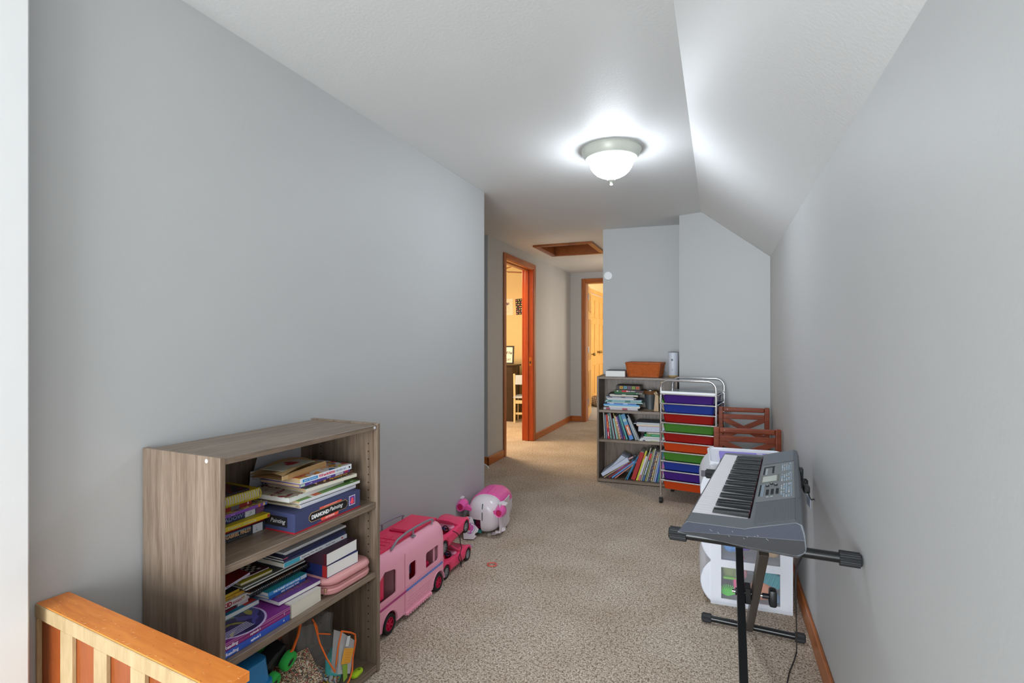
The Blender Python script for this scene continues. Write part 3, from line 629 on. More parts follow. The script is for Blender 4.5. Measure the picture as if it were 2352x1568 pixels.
b.build('piping', M('pink_thread', (206, 138, 140), .5), r, True)
b = MB(); b.loft([[(x, y, zz) for x, y in rrect(.002, .213, .002, .148, .043, 6)] for zz in (.026, .032)]); b.build('zip', M('pink_zip', (190, 128, 130), .5), r)
b = MB(); b.box(-.004, .002, .018, .024, .018, .03, 0, .001); b.tube([(-.004, .02+.004*math.cos(t*PI/4), .012+.006*math.sin(t*PI/4)) for t in range(8)], .0008, 5, 0, True); b.build('zip_pull', M('brass_pull', (214, 180, 150), .25, .9), r)
z2 += .0576
def gutter(label, m, L, W, Tk, cov, spn, gr, extra=()):
    r = book(label, m, L, W, Tk, cov, PAGEW, spine='n', group=gr, ct=.0015, patch=extra); return r
gutter('fat novel with red and navy spine end standing pages out on the pink case', AT(.398, .03, z2, -2), .142, .15, .0400, (36, 48, 104), None, g, [('n', .0, .02, .001, .039, (176, 44, 40))])
z2 += .0404
gutter('fat novel with dark maroon spine end on top of the red and navy one', AT(.396, .03, z2, 1), .146, .15, .0395, (60, 36, 52), None, g, [('n', .0, .012, .001, .038, (90, 24, 36))]); z2 += .0399
book('white spined Exploring Who We Are textbook over the fat novels', AT(.262, .07, z2, 0), .272, .115, .0145, (218, 220, 226), PAGE, group=g, top=printed('explore_print', [(120, 130, 140), (70, 110, 60), (150, 160, 170), (90, 100, 120)], 30),
     txt=[('Exploring Who We Are', .068, .0085, (60, 76, 96), dict(w=.085)), ('Discover Science', .172, .006, (60, 76, 96))], patch=[('f', .001, .062, .001, .0135, (66, 170, 196)), ('f', .245, .252, .005, .0105, (190, 60, 80))])
book('teal hardcover with pages outwards behind the Exploring textbook', AT(.47, .190, z2-.018, 0), .135, .115, .0215, (20, 128, 136), PAGEW, spine='b', hard=True, group=g)
zz = z2+.0149
book('thin navy book directly on the Exploring textbook', AT(.262, .07, zz, .5), .268, .11, .0072, (48, 56, 96), PAGE, group=g); zz += .0076
book('second thin navy book with a red mark near the bookcase middle shelf top', AT(.262, .074, zz, -.5), .268, .11, .006, (40, 44, 84), PAGE, group=g, patch=[('f', .002, .018, .001, .004, (206, 90, 100))]); zz += .0064
for k, (lab, u) in enumerate((('white magazine, lower of the two under the top shelf', .282), ('white magazine, upper of the two under the top shelf', .275))):
    book(lab, AT(u, .085, zz, 1-k), .27, .15, .0045, (226, 226, 228), PAGEW, group=g, name='magazine', cat='magazine'); zz += .0049
# ---- bookcase A, bottom shelf
r = thing('storage_bin', 'blue translucent plastic bin at the left of the bottom shelf', 'bin', AT(.022, .03, S0+e_))
BL = M('blue_translucent_plastic', (44, 150, 206), .25, trans=.25, alpha=1)
b = MB(); rg = []
for t, i in ((0, .018), (.9, .004)): rg.append([(x, y, .19*t) for x, y in rrect(i, .168-i, i, .26-i, .02, 4)])
b.loft(rg); b.build('bin_body', BL, r, True)
b = MB(); b.loft([[(x, y, z) for x, y in rrect(-.003+i, .171-i, -.003+i, .263-i, .02, 4)] for z, i in ((.165, 0), (.19, 0), (.19, .006), (.255, .012), (.258, .02))]); b.build('lid', M('blue_lid', (40, 134, 196), .3, trans=.15), r, True)
r = thing('game_box', 'black game box with lime lettering behind the green-wheeled toy truck', 'box', AT(.185, .150, S0+.075, 4) @ RX(-8))
bx('box_body', 0, .17, 0, .04, 0, .17, C(22, 22, 24), r, .001)
text('GO!', .05, C(150, 190, 50), r, T(.02, -.001, .13) @ RZ(0) @ FY @ RZ(30), bold=.001); text('IT', .02, C(220, 225, 220), r, T(.03, -.001, .07) @ FY); text('=', .02, C(220, 225, 220), r, T(.09, -.001, .07) @ FY)
b = MB(); b.box(.10, .168, -.0006, 0, .10, .165); b.build('printed_label', printed('fire_print', [(30, 24, 22), (190, 100, 40), (60, 40, 30), (140, 60, 40), (36, 30, 28)], 60), r)
GT = C(60, 190, 84, 50)
r = thing('toy_truck', 'black toy truck with bright green tyres tipped against the game box', 'toy truck', AT(.215, .10, .18, 12) @ RX(20) @ RY(-28))
b = MB(); b.box(0, .10, .0, .05, -.015, .03, 0, .006, None, 2); b.box(.02, .07, .004, .046, .025, .034, 0, .004, None, 2); b.build('truck_body', BLACK, r)
for (x, y) in ((.008, -.02), (.078, -.02), (.008, .07), (.078, .07)):
    wv = MB(); wv.lathe([(.013, -.012), (.026, -.013), (.029, -.008), (.029, .008), (.026, .013), (.013, .012), (.013, -.012)], 28, 0, T(x, y, -.01) @ RX(90))
    tag(wv.build('tyre', GT, r, True), 'bright green tyre')
    MB().cyl((x, y-.011, -.01), (x, y+.011, -.01), .0135, 20).build('hub', BLACK, r)
PR = printed('comic_print', [(40, 48, 36), (196, 170, 130), (90, 70, 50), (176, 60, 60), (224, 214, 196), (60, 66, 50), (140, 110, 80), (226, 206, 160)], 95)
PR2 = printed('leaflet_print', [(214, 214, 222), (196, 70, 70), (224, 220, 214), (216, 190, 60), (120, 130, 140), (226, 226, 230), (90, 60, 50)], 60)
for k, (u, d, zz, rz, rx, ry, L, Wd, mt, lab) in enumerate(((.215, .03, .05, 8, 24, 4, .15, .12, PR, 'busy printed game card lying in front of the toy truck'), (.25, .06, .10, -12, 38, 8, .13, .11, PR, 'printed game card tilted beside the upper green tyre'),
      (.30, .03, .045, 5, 18, 3, .17, .12, PR2, 'leaflet with red and yellow pictures at the front of the bottom shelf'), (.235, .02, .035, -3, 6, 0, .16, .10, PR, 'dark printed booklet flat on the bottom shelf'), (.33, .10, .09, 20, 30, -5, .11, .1, PR2, 'pale leaflet sloping behind the clear bag'))):
    r = thing('game_card', lab, 'card', AT(u, d, zz, rz) @ RX(rx) @ RY(-ry)); 
    b = MB(); b.grid(lambda a, q: (a*L, q*Wd, .006*math.sin(a*5+k)*math.sin(q*3+k)), 8, 6); 
    b.box(0, L, 0, Wd, -.014, -.008); b.build('printed_sheet', mt, r)
CLR = M('clear_vinyl', (.93, .95, .96), .06, trans=.0, alpha=.10, spec=1.0, bump=.6, bscale=25); OR_ = C(240, 110, 34)
r = thing('clear_bag', 'clear vinyl pouch with orange piping slumped at the right of the bottom shelf', 'bag', AT(.395, .03, .05))
def bagv(u, v): return (-.02+.16*u+.01*math.sin(v*7), .05+.02*math.sin(u*6+v*3)-.03*v*(1-v)+.05*v, .005+.19*v-.03*u*v+.008*math.sin(u*9))
b = MB(); b.grid(bagv, 14, 14); b.grid(lambda u, v: (bagv(u, v)[0]+.0, bagv(u, v)[1]+.07*math.sin(PI*u)*.8+.01, bagv(u, v)[2]), 14, 14); b.build('vinyl', CLR, r, True)
b = MB(); b.loft([[(.055, -.01, .175), (.145, .01, .095), (.10, -.01, .01), (.03, -.02, .05)], [(.055, .02, .175), (.145, .04, .095), (.10, .02, .01), (.03, .01, .05)]]); b.build('pocket', M('milky_vinyl', (.8, .8, .82), .2, alpha=.55), r)
b = MB(); b.tube([(.055, -.013, .177), (.10, -.012, .150), (.142, .006, .118), (.143, .004, .095), (.122, -.002, .05), (.108, -.012, .015), (.085, -.02, .0), (.05, -.028, -.012), (.01, -.03, -.018)], .0028, 8)
b.tube([(-.022, .03, .235), (-.018, .01, .17), (-.008, -.01, .12), (.018, -.02, .065), (.025, -.018, .085), (.04, -.012, .13), (.055, -.013, .177)], .0026, 8); b.tube([(-.12, .05, .165), (-.09, .05, .178), (-.06, .06, .205), (-.04, .07, .235)], .0042, 8)
b.tube([(-.01, .05, .235), (.01, .05, .2), (.015, .05, .175), (.05, .03, .16)], .0024, 8); b.build('orange_piping', OR_, r, True)
b = MB(); b.prism([(.066, .115), (.110, .093), (.092, .052), (.050, .070)], .0015, 0, T(0, -.0155, 0) @ FY, .0); tag(b.build('paper_tag', C(236, 170, 60), r), 'orange-yellow printed tag')
b = MB(); b.prism([(.085, .145), (.098, .14), (.088, .11), (.075, .116)], .001, 0, T(0, -.012, 0) @ FY); b.build('white_strap', C(220, 224, 228), r)
b = MB(); b.prism([(.055, .066), (.078, .056), (.078, .012), (.06, .006)], .001, 0, T(0, -.0165, 0) @ FY); b.build('green_strap', C(140, 180, 60), r)
b = MB()
for k in range(6): b.prism([(.070, .108-.007*k), (.102-.002*k, .0925-.007*k), (.102-.002*k, .0918-.007*k), (.070, .1073-.007*k)], .0003, 0, T(-.004*k*.4, -.0172, 0) @ FY)
b.build('printed_lines', C(200, 130, 40), r)
r = thing('teal_case', 'turquoise plastic case with square vents behind the clear pouch', 'case', AT(.470, .045, .031, 30))
b = MB(); b.box(0, .085, 0, .05, 0, .085, 0, .012, None, 3); b.build('case_body', C(90, 206, 206, 40), r, True)
for k in range(3): bx('slot', .012+.024*k, .028+.024*k, -.001, .002, .03, .06, C(50, 150, 150), r, .0005)
r = thing('clip', 'lime green plastic clip at the front edge of the bottom shelf', 'clip', AT(.512, .012, S0+.001, 8))
b = MB(); b.prism(rrect(0, .055, 0, .026, .012, 5), .008, 0, None, .002); b.build('clip_body', C(184, 220, 40, 35), r, True); MB().cyl((.042, .013, .0078), (.042, .013, .0084), .005, 14).build('hole', C(120, 150, 30), r)
# ================================================================== far bookcase contents
g = 'picture books stacked on the far bookcase top shelf'; z = S1+e_
rows = [ # u0, L, th, d, colour, pages-out, label bit
 (.050, .285, .0085, .045, (214, 206, 212), 0, 'white picture book at the bottom of the far stack', (150, 40, 60)),
 (.050, .285, .0085, .040, (206, 204, 214), 0, 'white picture book with red marks, second from bottom of far stack', (190, 70, 90)),
 (.095, .255, .0075, .050, (196, 196, 190), 1, 'pale grey picture book in the lower far stack', None),
 (.052, .30, .0065, .055, (206, 206, 180), 1, 'thin cream picture book in the lower far stack', None),
 (.048, .298, .0125, .050, (108, 176, 222), 0, 'sky blue picture book in the far stack', None),
 (.078, .245, .0105, .058, (96, 132, 200), 0, 'shorter periwinkle blue book above the sky blue one', (190, 205, 236)),
 (.076, .30, .0075, .055, (72, 130, 126), 1, 'dark teal picture book in the far stack', None),
 (.060, .305, .0085, .052, (130, 176, 170), 0, 'mint green picture book in the far stack', (60, 110, 90)),
 (.068, .295, .0075, .050, (150, 196, 206), 0, 'pale aqua picture book in the far stack', (40, 120, 110)),
 (.080, .285, .0055, .060, (96, 112, 152), 1, 'slate blue picture book in the far stack', None),
 (.075, .225, .0075, .055, (210, 212, 210), 1, 'white paged picture book above the slate blue one', None),
 (.070, .250, .0065, .058, (176, 176, 186), 1, 'thin lilac grey picture book in the far stack', None),
 (.068, .232, .0105, .050, (150, 156, 178), 0, 'grey-violet picture book in the upper far stack', (90, 90, 110)),
 (.105, .230, .0055, .060, (198, 176, 130), 0, 'thin tan picture book in the upper far stack', None),
 (.098, .235, .0085, .056, (206, 208, 200), 1, 'off-white picture book near the top of the far stack', None),
 (.083, .215, .0065, .060, (50, 48, 42), 0, 'thin black lettered picture book under the green ones', (200, 196, 180)),
]
for u, L, th, d, c, po, lab, mk in rows:
    pt = [('f', .02, .055, .001, th-.001, mk), ('f', L*.55, L*.7, .001, th-.001, mk)] if mk else []
    book(lab, BT(u, d+.0, z, random.uniform(-.8, .8)), L, .2, th, c, PAGEW, spine='b' if po else 'f', group=g, patch=pt); z += th+.0003
book('dark green book laid aslant on the far stack', BT(.137, .07, z, -2.5), .235, .17, .0155, (30, 98, 60), PAGE, group=g, patch=[('f', .20, .233, .001, .014, (120, 112, 108)), ('f', .186, .192, .004, .010, (220, 225, 215))]); z += .0159
book('green and maroon book with red title panel on the far stack', BT(.137, .07, z, -2.5), .24, .17, .0165, (62, 96, 50), PAGE, group=g, top=(40, 40, 40), txt=[('Dick King', .10, .011, (235, 235, 235), dict(w=.075, bold=.0004))],
     patch=[('f', .062, .118, .001, .0155, (196, 36, 52)), ('f', .118, .238, .001, .0155, (66, 30, 46)), ('f', .020, .032, .004, .012, (226, 226, 220))]); z += .0169
r = book('dark box-set book with five coloured squares on its spine, topmost of far stack', BT(.150, .085, z, -2), .20, .15, .0390, (66, 56, 50), PAGE, group=g)
for k, c in enumerate(((208, 160, 50), (96, 160, 180), (112, 80, 110), (140, 170, 60), (206, 92, 50))):
    bx('printed_label', .030+.034*k, .056+.034*k, -.0009, -.0005, .010, .032, C(*c), r); bx('printed_label', .036+.034*k, .050+.034*k, -.0012, -.0008, .015, .027, C(*[int(q*.72) for q in c]), r)
# bucket, block, papers
GALV = M('galvanised_steel', (150, 160, 168), .38, .85, bump=.3, bscale=30)
r = thing('bucket', 'small galvanised bucket with a rusty brown rim on the far bookcase', 'bucket', BT(.427, .16, S1+e_))
MB().lathe([(0, 0), (.036, 0), (.037, .004), (.048, .125), (.050, .128), (.050, .131), (.047, .131), (.047, .126), (.036, .008), (0, .008)], 36).build('pail', GALV, r, True)
MB().lathe([(.050, .129), (.0535, .131), (.066, .160), (.064, .163), (.048, .133)], 36).build('rusty_rim', M('rusty_brown', (128, 90, 58), .6, .3, var=.3, vscale=40), r, True)
MB().lathe([(0, .168), (.02, .170), (.03, .166), (.032, .16), (0, .16)], 24).build('jar_lid', M('steel_lid', (200, 200, 205), .2, .9), r, True)
b = MB(); b.tube([(.03*math.cos(t*.4+1), .02, .17+.025*math.sin(t*.5)) for t in range(6)], .0015, 5); b.build('wire_handle', BLACKM, r, True)
r = thing('wood_block', 'upright tapered pale wooden block beside the bucket', 'block', BT(.462, .06, S1+e_))
MB().prism([(0, 0), (.040, 0), (.036, .128), (.030, .136), (.014, .136), (.010, .126)], .05, 0, T(0, .05, 0) @ FY, .002).build('block', wood('beech', (180, 146, 108), (204, 172, 134), (1, 1, .2), 40), r)
r = thing('paper_scrap', 'torn tan paper scrap lying under the bucket', 'paper', BT(.378, .05, S1+.0003)); b = MB()
b.grid(lambda u, v: (.085*u+.004*math.sin(v*9), .07*v+.004*math.sin(u*11), .001+.003*abs(math.sin(u*5+v*3))), 10, 8); b.grid(lambda u, v: (.085*u, .07*v, .0002), 2, 2); b.build('sheet', M('kraft_scrap', (176, 152, 116), .8), r)
def up(u, d, z, lean, F=FB, th=0.):     # length axis up, spine toward the room; thickness runs toward -u; lean in degrees (+ = top toward +u)
    a = R(lean); z += max(0, -math.sin(a)*th)
    q = Matrix(((math.sin(a), 0, -math.cos(a), 0), (0, 1, 0, 0), (math.cos(a), 0, math.sin(a), 0), (0, 0, 0, 1)))
    return F @ T(u, d, z) @ q
book('cream book leaning in the right corner of the far bookcase top shelf', up(.545, .11, S1+e_, -28, th=.012), .165, .12, .010, (206, 196, 170), PAGET, spine='b', group='leaning books right of the bucket', patch=[])
book('second cream book leaning right of the wooden block', up(.562, .11, S1+e_, -28, th=.012), .175, .12, .012, (196, 180, 150), PAGET, spine='b', group='leaning books right of the bucket')
book('lime green book leaning behind the chrome cart post', up(.579, .10, S1+e_, -30, th=.012), .13, .12, .012, (96, 190, 60), PAGE, group='leaning books right of the bucket')
# middle shelf, standing books: (base u of right edge, height, thickness, lean(-=top to the left), colour)
g = 'standing picture books on the far bookcase middle shelf'
mid = [(.062, .222, .006, -3, (214, 214, 200), 'very thin white book at the left end'), (.080, .200, .010, -4, (120, 130, 160), 'grey-blue thin book left of the red spined one'),
 (.101, .205, .0165, -5, (196, 60, 44), 'orange and red spined book with white lettering'), (.118, .215, .010, -7, (96, 150, 140), 'speckled teal thin book'),
 (.129, .218, .007, -9, (60, 84, 70), 'dark green thin book'), (.145, .222, .012, -10, (136, 160, 168), 'pale blue-grey book'), (.153, .222, .006, -11, (120, 60, 50), 'thin brick-red book'),
 (.170, .175, .012, -11, (150, 190, 190), 'short aqua book'), (.181, .222, .007, -12, (170, 160, 100), 'thin olive yellow book'), (.195, .200, .0105, -13, (206, 176, 150), 'peach and yellow patterned book'),
 (.206, .195, .008, -14, (90, 50, 80), 'plum coloured thin book'), (.217, .2, .008, -15, (90, 70, 150), 'violet thin book'), (.232, .205, .009, -15.5, (50, 80, 120), 'dark blue book with a red foot'), (.252, .218, .014, -17, (84, 160, 156), 'sea green book')]
for u, h_, th, le, c, lab in mid:
    kw = {}
    if 'orange' in lab: kw = dict(txt=[('KNIGHT FUN', .09, .009, (240, 190, 80), dict(bold=.0004)), ('ANIMALS', .02, .009, (240, 236, 236), dict(bold=.0005))], patch=[('f', .0, .10, .0005, .016, (196, 30, 62))])
    elif 'patterned' in lab: kw = dict(patch=[('f', .01, .19, .0005, .010, printed('peach_print', [(216, 180, 150), (220, 190, 70), (200, 90, 90), (230, 220, 200)], 70))])
    elif 'speckled' in lab: kw = dict(patch=[('f', .01, .2, .0005, .0095, printed('teal_speckle', [(120, 170, 160), (220, 225, 220), (60, 100, 80), (150, 190, 190)], 90))])
    elif 'plum' in lab: kw = dict(patch=[('f', .01, .19, .0005, .0075, printed('plum_print', [(90, 50, 80), (190, 120, 170), (120, 60, 100), (200, 190, 200)], 90))])
    elif 'red foot' in lab: kw = dict(patch=[('f', .0, .03, .0005, .0085, (196, 80, 90))])
    book(lab+' standing on the far bookcase middle shelf', up(u, .05, S2+e_, le, th=th), h_, .16, th, c, PAGEW, group=g, **kw)
r = book('fat blue encyclopedia with an orange title panel leaning on the far middle shelf', up(.300, .045, S2+e_, -20, th=.034), .222, .18, .034, (92, 150, 190), PAGEW, group=g, patch=[('f', .038, .125, .002, .032, (222, 112, 66)), ('f', .0, .038, .0005, .033, (90, 140, 206))],
     txt=[('DISNEYA' if False else 'SMART', .112, .016, (236, 236, 232), dict(flip=1, w=.07, bold=.0008)), ('1', .015, .01, (30, 50, 90))])
MB().cyl((.168, -.0006, .017), (.168, -.0002, .017), .014, 24).build('emblem', C(170, 196, 190), r)
book('pale blue-grey book just right of the fat encyclopedia', up(.322, .05, S2+e_, -20.5, th=.009), .19, .16, .009, (150, 170, 190), PAGEW, group=g)
book('grey-green book with red corner leaning right of the encyclopedia', up(.332, .05, S2+e_, -21, th=.008), .20, .16, .008, (160, 166, 160), PAGEW, group=g)
book('thin white book leaning second from the right', up(.343, .05, S2+e_, -23.5, th=.006), .226, .16, .006, (216, 218, 224), PAGEW, group=g)
book('thin dark-edged white book leaning last of the row', up(.353, .052, S2+e_, -24.5, th=.005), .228, .16, .005, (60, 60, 70), PAGEW, group=g, patch=[('f', 0, .22, .001, .0025, (220, 220, 224))])
# middle shelf right stack
g = 'flat stack at the right of the far bookcase middle shelf'; z = S2+e_
for u, L, th, c, po, lab, rot in ((.345, .26, .0085, (222, 222, 210), 1, 'white paperback at the bottom of the flat right stack', 0), (.352, .25, .0075, (206, 208, 214), 1, 'pale grey magazine over the bottom paperback', 2), (.362, .245, .0085, (196, 200, 208), 1, 'bent white magazine in the flat right stack', 4),
   (.378, .23, .0125, (60, 72, 84), 1, 'slate coloured book with a red curve on its cover', 1), (.388, .22, .0195, (24, 140, 84), 0, 'green hardcover in the flat right stack', 0), (.405, .2, .0155, (150, 146, 120), 0, 'olive paperback with a white title strip on the green one', 0)):
    kw = {}
    if 'green hard' in lab: kw = dict(patch=[('f', .018, .05, .003, .016, (110, 150, 50)), ('f', .06, .18, .008, .011, (160, 220, 190))])
    if 'olive' in lab: kw = dict(patch=[('f', .015, .11, .003, .0125, (216, 216, 200))], txt=[('CAMINO BRIDGE TV', .018, .006, (50, 50, 50), dict(w=.075))])
    if 'bottom' in lab and 'white paper' in lab: kw = dict(patch=[('f', .03, .05, .001, .0075, (70, 60, 110)), ('f', .09, .15, .001, .0075, (210, 210, 170))])
    book(lab, BT(u, .045, z, rot), L, .2, th, c, PAGEW, spine='b' if po else 'f', group=g, **kw); z += th+.0004
r = thing('paper_stack', 'thick block of white lined paper on the flat right stack', 'paper', BT(.338, .045, z+.002), g)
bx('sheets', 0, .24, 0, .2, 0, .043, M('lined_paper_edge', (206, 210, 226), .8), r, .002)
for k in range(6): bx('tab_mark', .035+.035*k, .036+.035*k, -.0006, .0005, .002, .041, C(170, 176, 200), r)
z += .0456
for u, L, th, c, lab in ((.325, .25, .0045, (222, 90, 40), 'thin orange-red folder on the block of paper'), (.322, .25, .0045, (226, 196, 70), 'thin yellow folder on the block of paper'), (.322, .255, .0065, (190, 206, 196), 'pale green folder near the top of the right stack'), (.300, .28, .0055, (150, 160, 180), 'blue-grey folder jutting out left of the right stack'), (.325, .25, .0085, (120, 132, 150), 'slate folder on top of the right stack')):
    book(lab, BT(u, .05, z, .8), L, .2, th, c, PAGEW, spine='b', group=g, name='folder', cat='folder'); z += th+.0005
# bottom shelf
g = 'books leaning on the far bookcase bottom shelf'; z = S0+e_
low = [(.055, .265, .006, 55, (206, 176, 130), 'thin tan-edged book under the fat white binder'), (.078, .255, .012, 54, (70, 44, 60), 'dark book with magenta lettering sloping left'), (.097, .24, .010, 53, (150, 60, 50), 'rust coloured thin book sloping left'),
 (.125, .245, .013, 51, (96, 150, 210), 'sky blue book sloping left'), (.148, .235, .008, 50, (214, 140, 130), 'thin white and coral book sloping left')]
for u, h_, th, le, c, lab in low:
    kw = {}
    if 'magenta' in lab: kw = dict(patch=[('f', .10, .22, .001, .011, (84, 50, 140))], txt=[('MERMAID', .12, .008, (206, 120, 180), dict(w=.06))])
    book(lab+' on the far bottom shelf', up(u, .04, z, le), h_, .2, th, c, PAGEW, group=g, **kw)
r = thing('ring_binder', 'thick white paper block splayed open at the left of the far bottom shelf', 'papers', up(.044, .035, z+.012, 57), g)
b = MB(); b.prism([(0, 0), (.262, .0), (.268, .036), (.14, .030), (.0, .028)], .2, 0, Matrix(((1,0,0,0),(0,0,1,0),(0,1,0,0),(0,0,0,1)))); b.build('paper_block', M('cool_white_paper', (200, 208, 228), .7), r)
b = MB(); b.prism([(.02, .030), (.14, .032), (.255, .038), (.235, .075), (.13, .042)], .18, 0, Matrix(((1,0,0,0),(0,0,1,0),(0,1,0,0),(0,0,0,1)))); b.build('bent_sheets', M('white_sheets', (190, 198, 214), .7), r)
low2 = [(.236, .205, .006, 27, (90, 140, 150), 'thin teal-grey book fanned out in the middle'), (.252, .215, .010, 24, (40, 116, 170), 'blue pamphlet book leaning right'),
 (.312, .245, .0335, 18, (176, 34, 36), 'fat plain red book leaning right'), (.333, .262, .0135, 17.5, (206, 208, 60), 'lime yellow book with an orange top'), (.352, .215, .017, 17, (214, 206, 216), 'white and pink spined short book'),
 (.366, .29, .008, 16, (190, 186, 160), 'tall thin beige book'), (.386, .25, .0165, 16, (74, 106, 124), 'blue-grey book with white lettering and red top'), (.401, .278, .010, 15, (150, 150, 90), 'olive thin book'), (.412, .285, .0075, 14.5, (190, 196, 184), 'pale grey-green tall book'),
 (.431, .262, .014, 14, (72, 62, 96), 'black and white patterned spiral book'), (.449, .25, .0135, 13, (200, 170, 90), 'yellow and tan patterned book'), (.463, .27, .009, 12.5, (190, 190, 180), 'thin cream tall book'), (.480, .25, .0135, 12, (96, 120, 206), 'blue book with a white lower half'),
 (.492, .26, .007, 11, (60, 110, 170), 'thin dark blue book'), (.502, .275, .007, 10.5, (70, 170, 130), 'thin green topped book'), (.522, .235, .017, 10, (206, 110, 176), 'bright pink book'), (.535, .2, .009, 9, (206, 206, 206), 'short white book right of the pink one'), (.552, .22, .014, 9, (120, 90, 70), 'brown book behind the cart post'), (.57, .23, .014, 9, (90, 110, 120), 'grey-blue book hidden behind the cart post')]
for u, h_, th, le, c, lab in low2:
    kw = {}
    if 'orange top' in lab: kw = dict(patch=[('f', .19, .225, .001, .0125, (226, 150, 40)), ('f', 0, .02, .001, .0125, (226, 220, 60))])
    elif 'pink spined' in lab: kw = dict(patch=[('f', .01, .05, .003, .014, (206, 90, 110)), ('f', .0, .012, .001, .016, (226, 120, 60))])
    elif 'white lettering' in lab: kw = dict(patch=[('f', .185, .24, .001, .0155, (214, 60, 62)), ('f', 0, .04, .001, .0155, (70, 104, 160))], txt=[('ENDLESS BOOK', .055, .009, (232, 236, 236), dict(w=.12, bold=.0005))])
    elif 'patterned spiral' in lab: kw = dict(patch=[('f', .0, .25, .006, .0135, printed('bw_print', [(30, 28, 34), (210, 210, 206), (70, 60, 96), (40, 40, 50), (120, 110, 130)], 80))])
    elif 'tan pattern' in lab: kw = dict(patch=[('f', .0, .25, .001, .0125, printed('tan_print', [(206, 176, 70), (190, 190, 170), (206, 130, 60), (170, 170, 160), (60, 50, 50)], 50))])
    elif 'white lower' in lab: kw = dict(patch=[('f', .0, .09, .006, .0125, (216, 222, 232)), ('f', .0, .25, .009, .0125, (150, 176, 220))])
    elif 'pink book' in lab: kw = dict(patch=[('f', .07, .235, .009, .0165, (190, 130, 180))])
    book(lab+', on the far bookcase bottom shelf', up(u, .035, z, le), h_, .18, th, c, PAGEW, group=g, **kw)
r = thing('toy_tube', 'small pink and dark tube leaning behind the splayed papers', 'toy', BT(.235, .07, S0+.155) @ RY(60)); MB().cyl((0, 0, 0), (0, 0, .07), .007, 14).build('tube_body', C(206, 170, 170), r, True); MB().cyl((.0, 0, .07), (0, 0, .10), .016, 14).build('cap', C(60, 62, 66), r, True)
# on top of the far bookcase
z = HB-.005+e_
book('thick white-paged book with a dark cover lying on top of the far bookcase', BT(.064, .05, z, 0), .165, .22, .052, (60, 62, 80), PAGEW, spine='b', hard=True)
r = thing('wicker_basket', 'orange-brown woven wicker basket on top of the far bookcase', 'basket', BT(.228, .075, z, -9))
bw, bd, bh = .29, .20, .120
WK = M('wicker', (196, 104, 48), .5, var=.35, vscale=40); WKD = M('wicker_rim', (176, 92, 44), .5, var=.35, vscale=60)
rows_ = 22
for k in range(rows_):
    t = (k+.5)/rows_; e = .018*(1-t); pts = []
    per = rrect(e, bw-e, e, bd-e, .02, 4)
    # resample evenly and weave in/out
    P_ = []; 
    tot = [0]
    for i in range(len(per)): tot.append(tot[-1]+(Vector(per[(i+1) % len(per)])-Vector(per[i])).length)
    N = 132
    for j in range(N):
        s_ = tot[-1]*j/N; i = max(q for q in range(len(per)) if tot[q] <= s_+1e-9); a_ = Vector(per[i]); c_ = Vector(per[(i+1) % len(per)])
        L_ = (c_-a_).length or 1; p = a_+(c_-a_)*((s_-tot[i])/L_); n_ = Vector((p.x-bw/2, p.y-bd/2)).normalized()
        off = .0026*math.cos(j/N*2*PI*22+(PI if k % 2 else 0))
        P_.append((p.x+n_.x*off, p.y+n_.y*off, .006+t*(bh-.014)))
    if k == 0: WV = MB()
    WV.tube(P_, .0026, 5, 0, True)
WV.build('weave', WK, r, True)
b = MB(); b.box(.02, bw-.02, .02, bd-.02, 0, .006); b.build('base', WKD, r)
for zz, e, rr in ((bh-.004, -.003, .0052), (.006, .016, .004)):
    b = MB(); per = rrect(e, bw-e, e, bd-e, .02, 6); b.tube([(x, y, zz+.0012*math.sin(i*2.2)) for i, (x, y) in enumerate(per)], rr, 7, 0, True)
    b.tube([(x, y, zz+rr*1.0) for i, (x, y) in enumerate(per)], rr*.7, 7, 0, True); b.build('rim', WKD, r, True)
b = MB()
for j in range(11):
    x = .02+.0232*j
    b.cyl((.018+(bw-.036)*j/10, .0175, .004), (.004+(bw-.008)*j/10, .0005, bh), .0022, 6); b.cyl((.018+(bw-.036)*j/10, bd-.0175, .004), (.004+(bw-.008)*j/10, bd-.0005, bh), .0022, 6)
for j in range(8): b.cyl((bw-.0175, .018+(bd-.036)*j/7, .004), (bw-.0005, .004+(bd-.008)*j/7, bh), .0022, 6); b.cyl((.0175, .018+(bd-.036)*j/7, .004), (.0005, .004+(bd-.008)*j/7, bh), .0022, 6)
b.build('stakes', WKD, r, True)
r = thing('air_purifier', 'white cylinder on a wooden foot at the right end of the far bookcase top', 'device', BT(.612, .20, z))
MB().lathe([(0, .014), (.040, .014), (.042, .018), (.042, .205), (.0405, .208), (0, .208)], 40).build('cylinder_body', M('satin_white', (206, 210, 220), .35), r, True)
MB().lathe([(0, 0), (.041, 0), (.043, .003), (.043, .012), (.040, .015), (0, .015)], 40).build('wooden_foot', wood('bamboo', (176, 140, 90), (200, 166, 112), (.3, 1, 1), 30), r, True)
b = MB(); b.lathe([(.036, .2085), (.042, .2075), (.0425, .2095), (.036, .2105)], 40); b.build('dark_rim', C(90, 96, 110), r, True)
b = MB(); b.cyl((-.008, -.0432, .145), (-.008, -.0395, .145), .009, 16, 0); b.cyl((-.010, -.0440, .150), (-.010, -.043, .150), .004, 10, 1); b.cyl((-.004, -.0440, .140), (-.004, -.043, .140), .0035, 10, 2); b.build('emblem', [C(120, 130, 140), C(40, 44, 50), C(50, 54, 60)], r)
b = MB(); b.cyl((-.006, -.0432, .060), (-.006, -.040, .060), .007, 16); b.build('button', C(176, 180, 190), r)
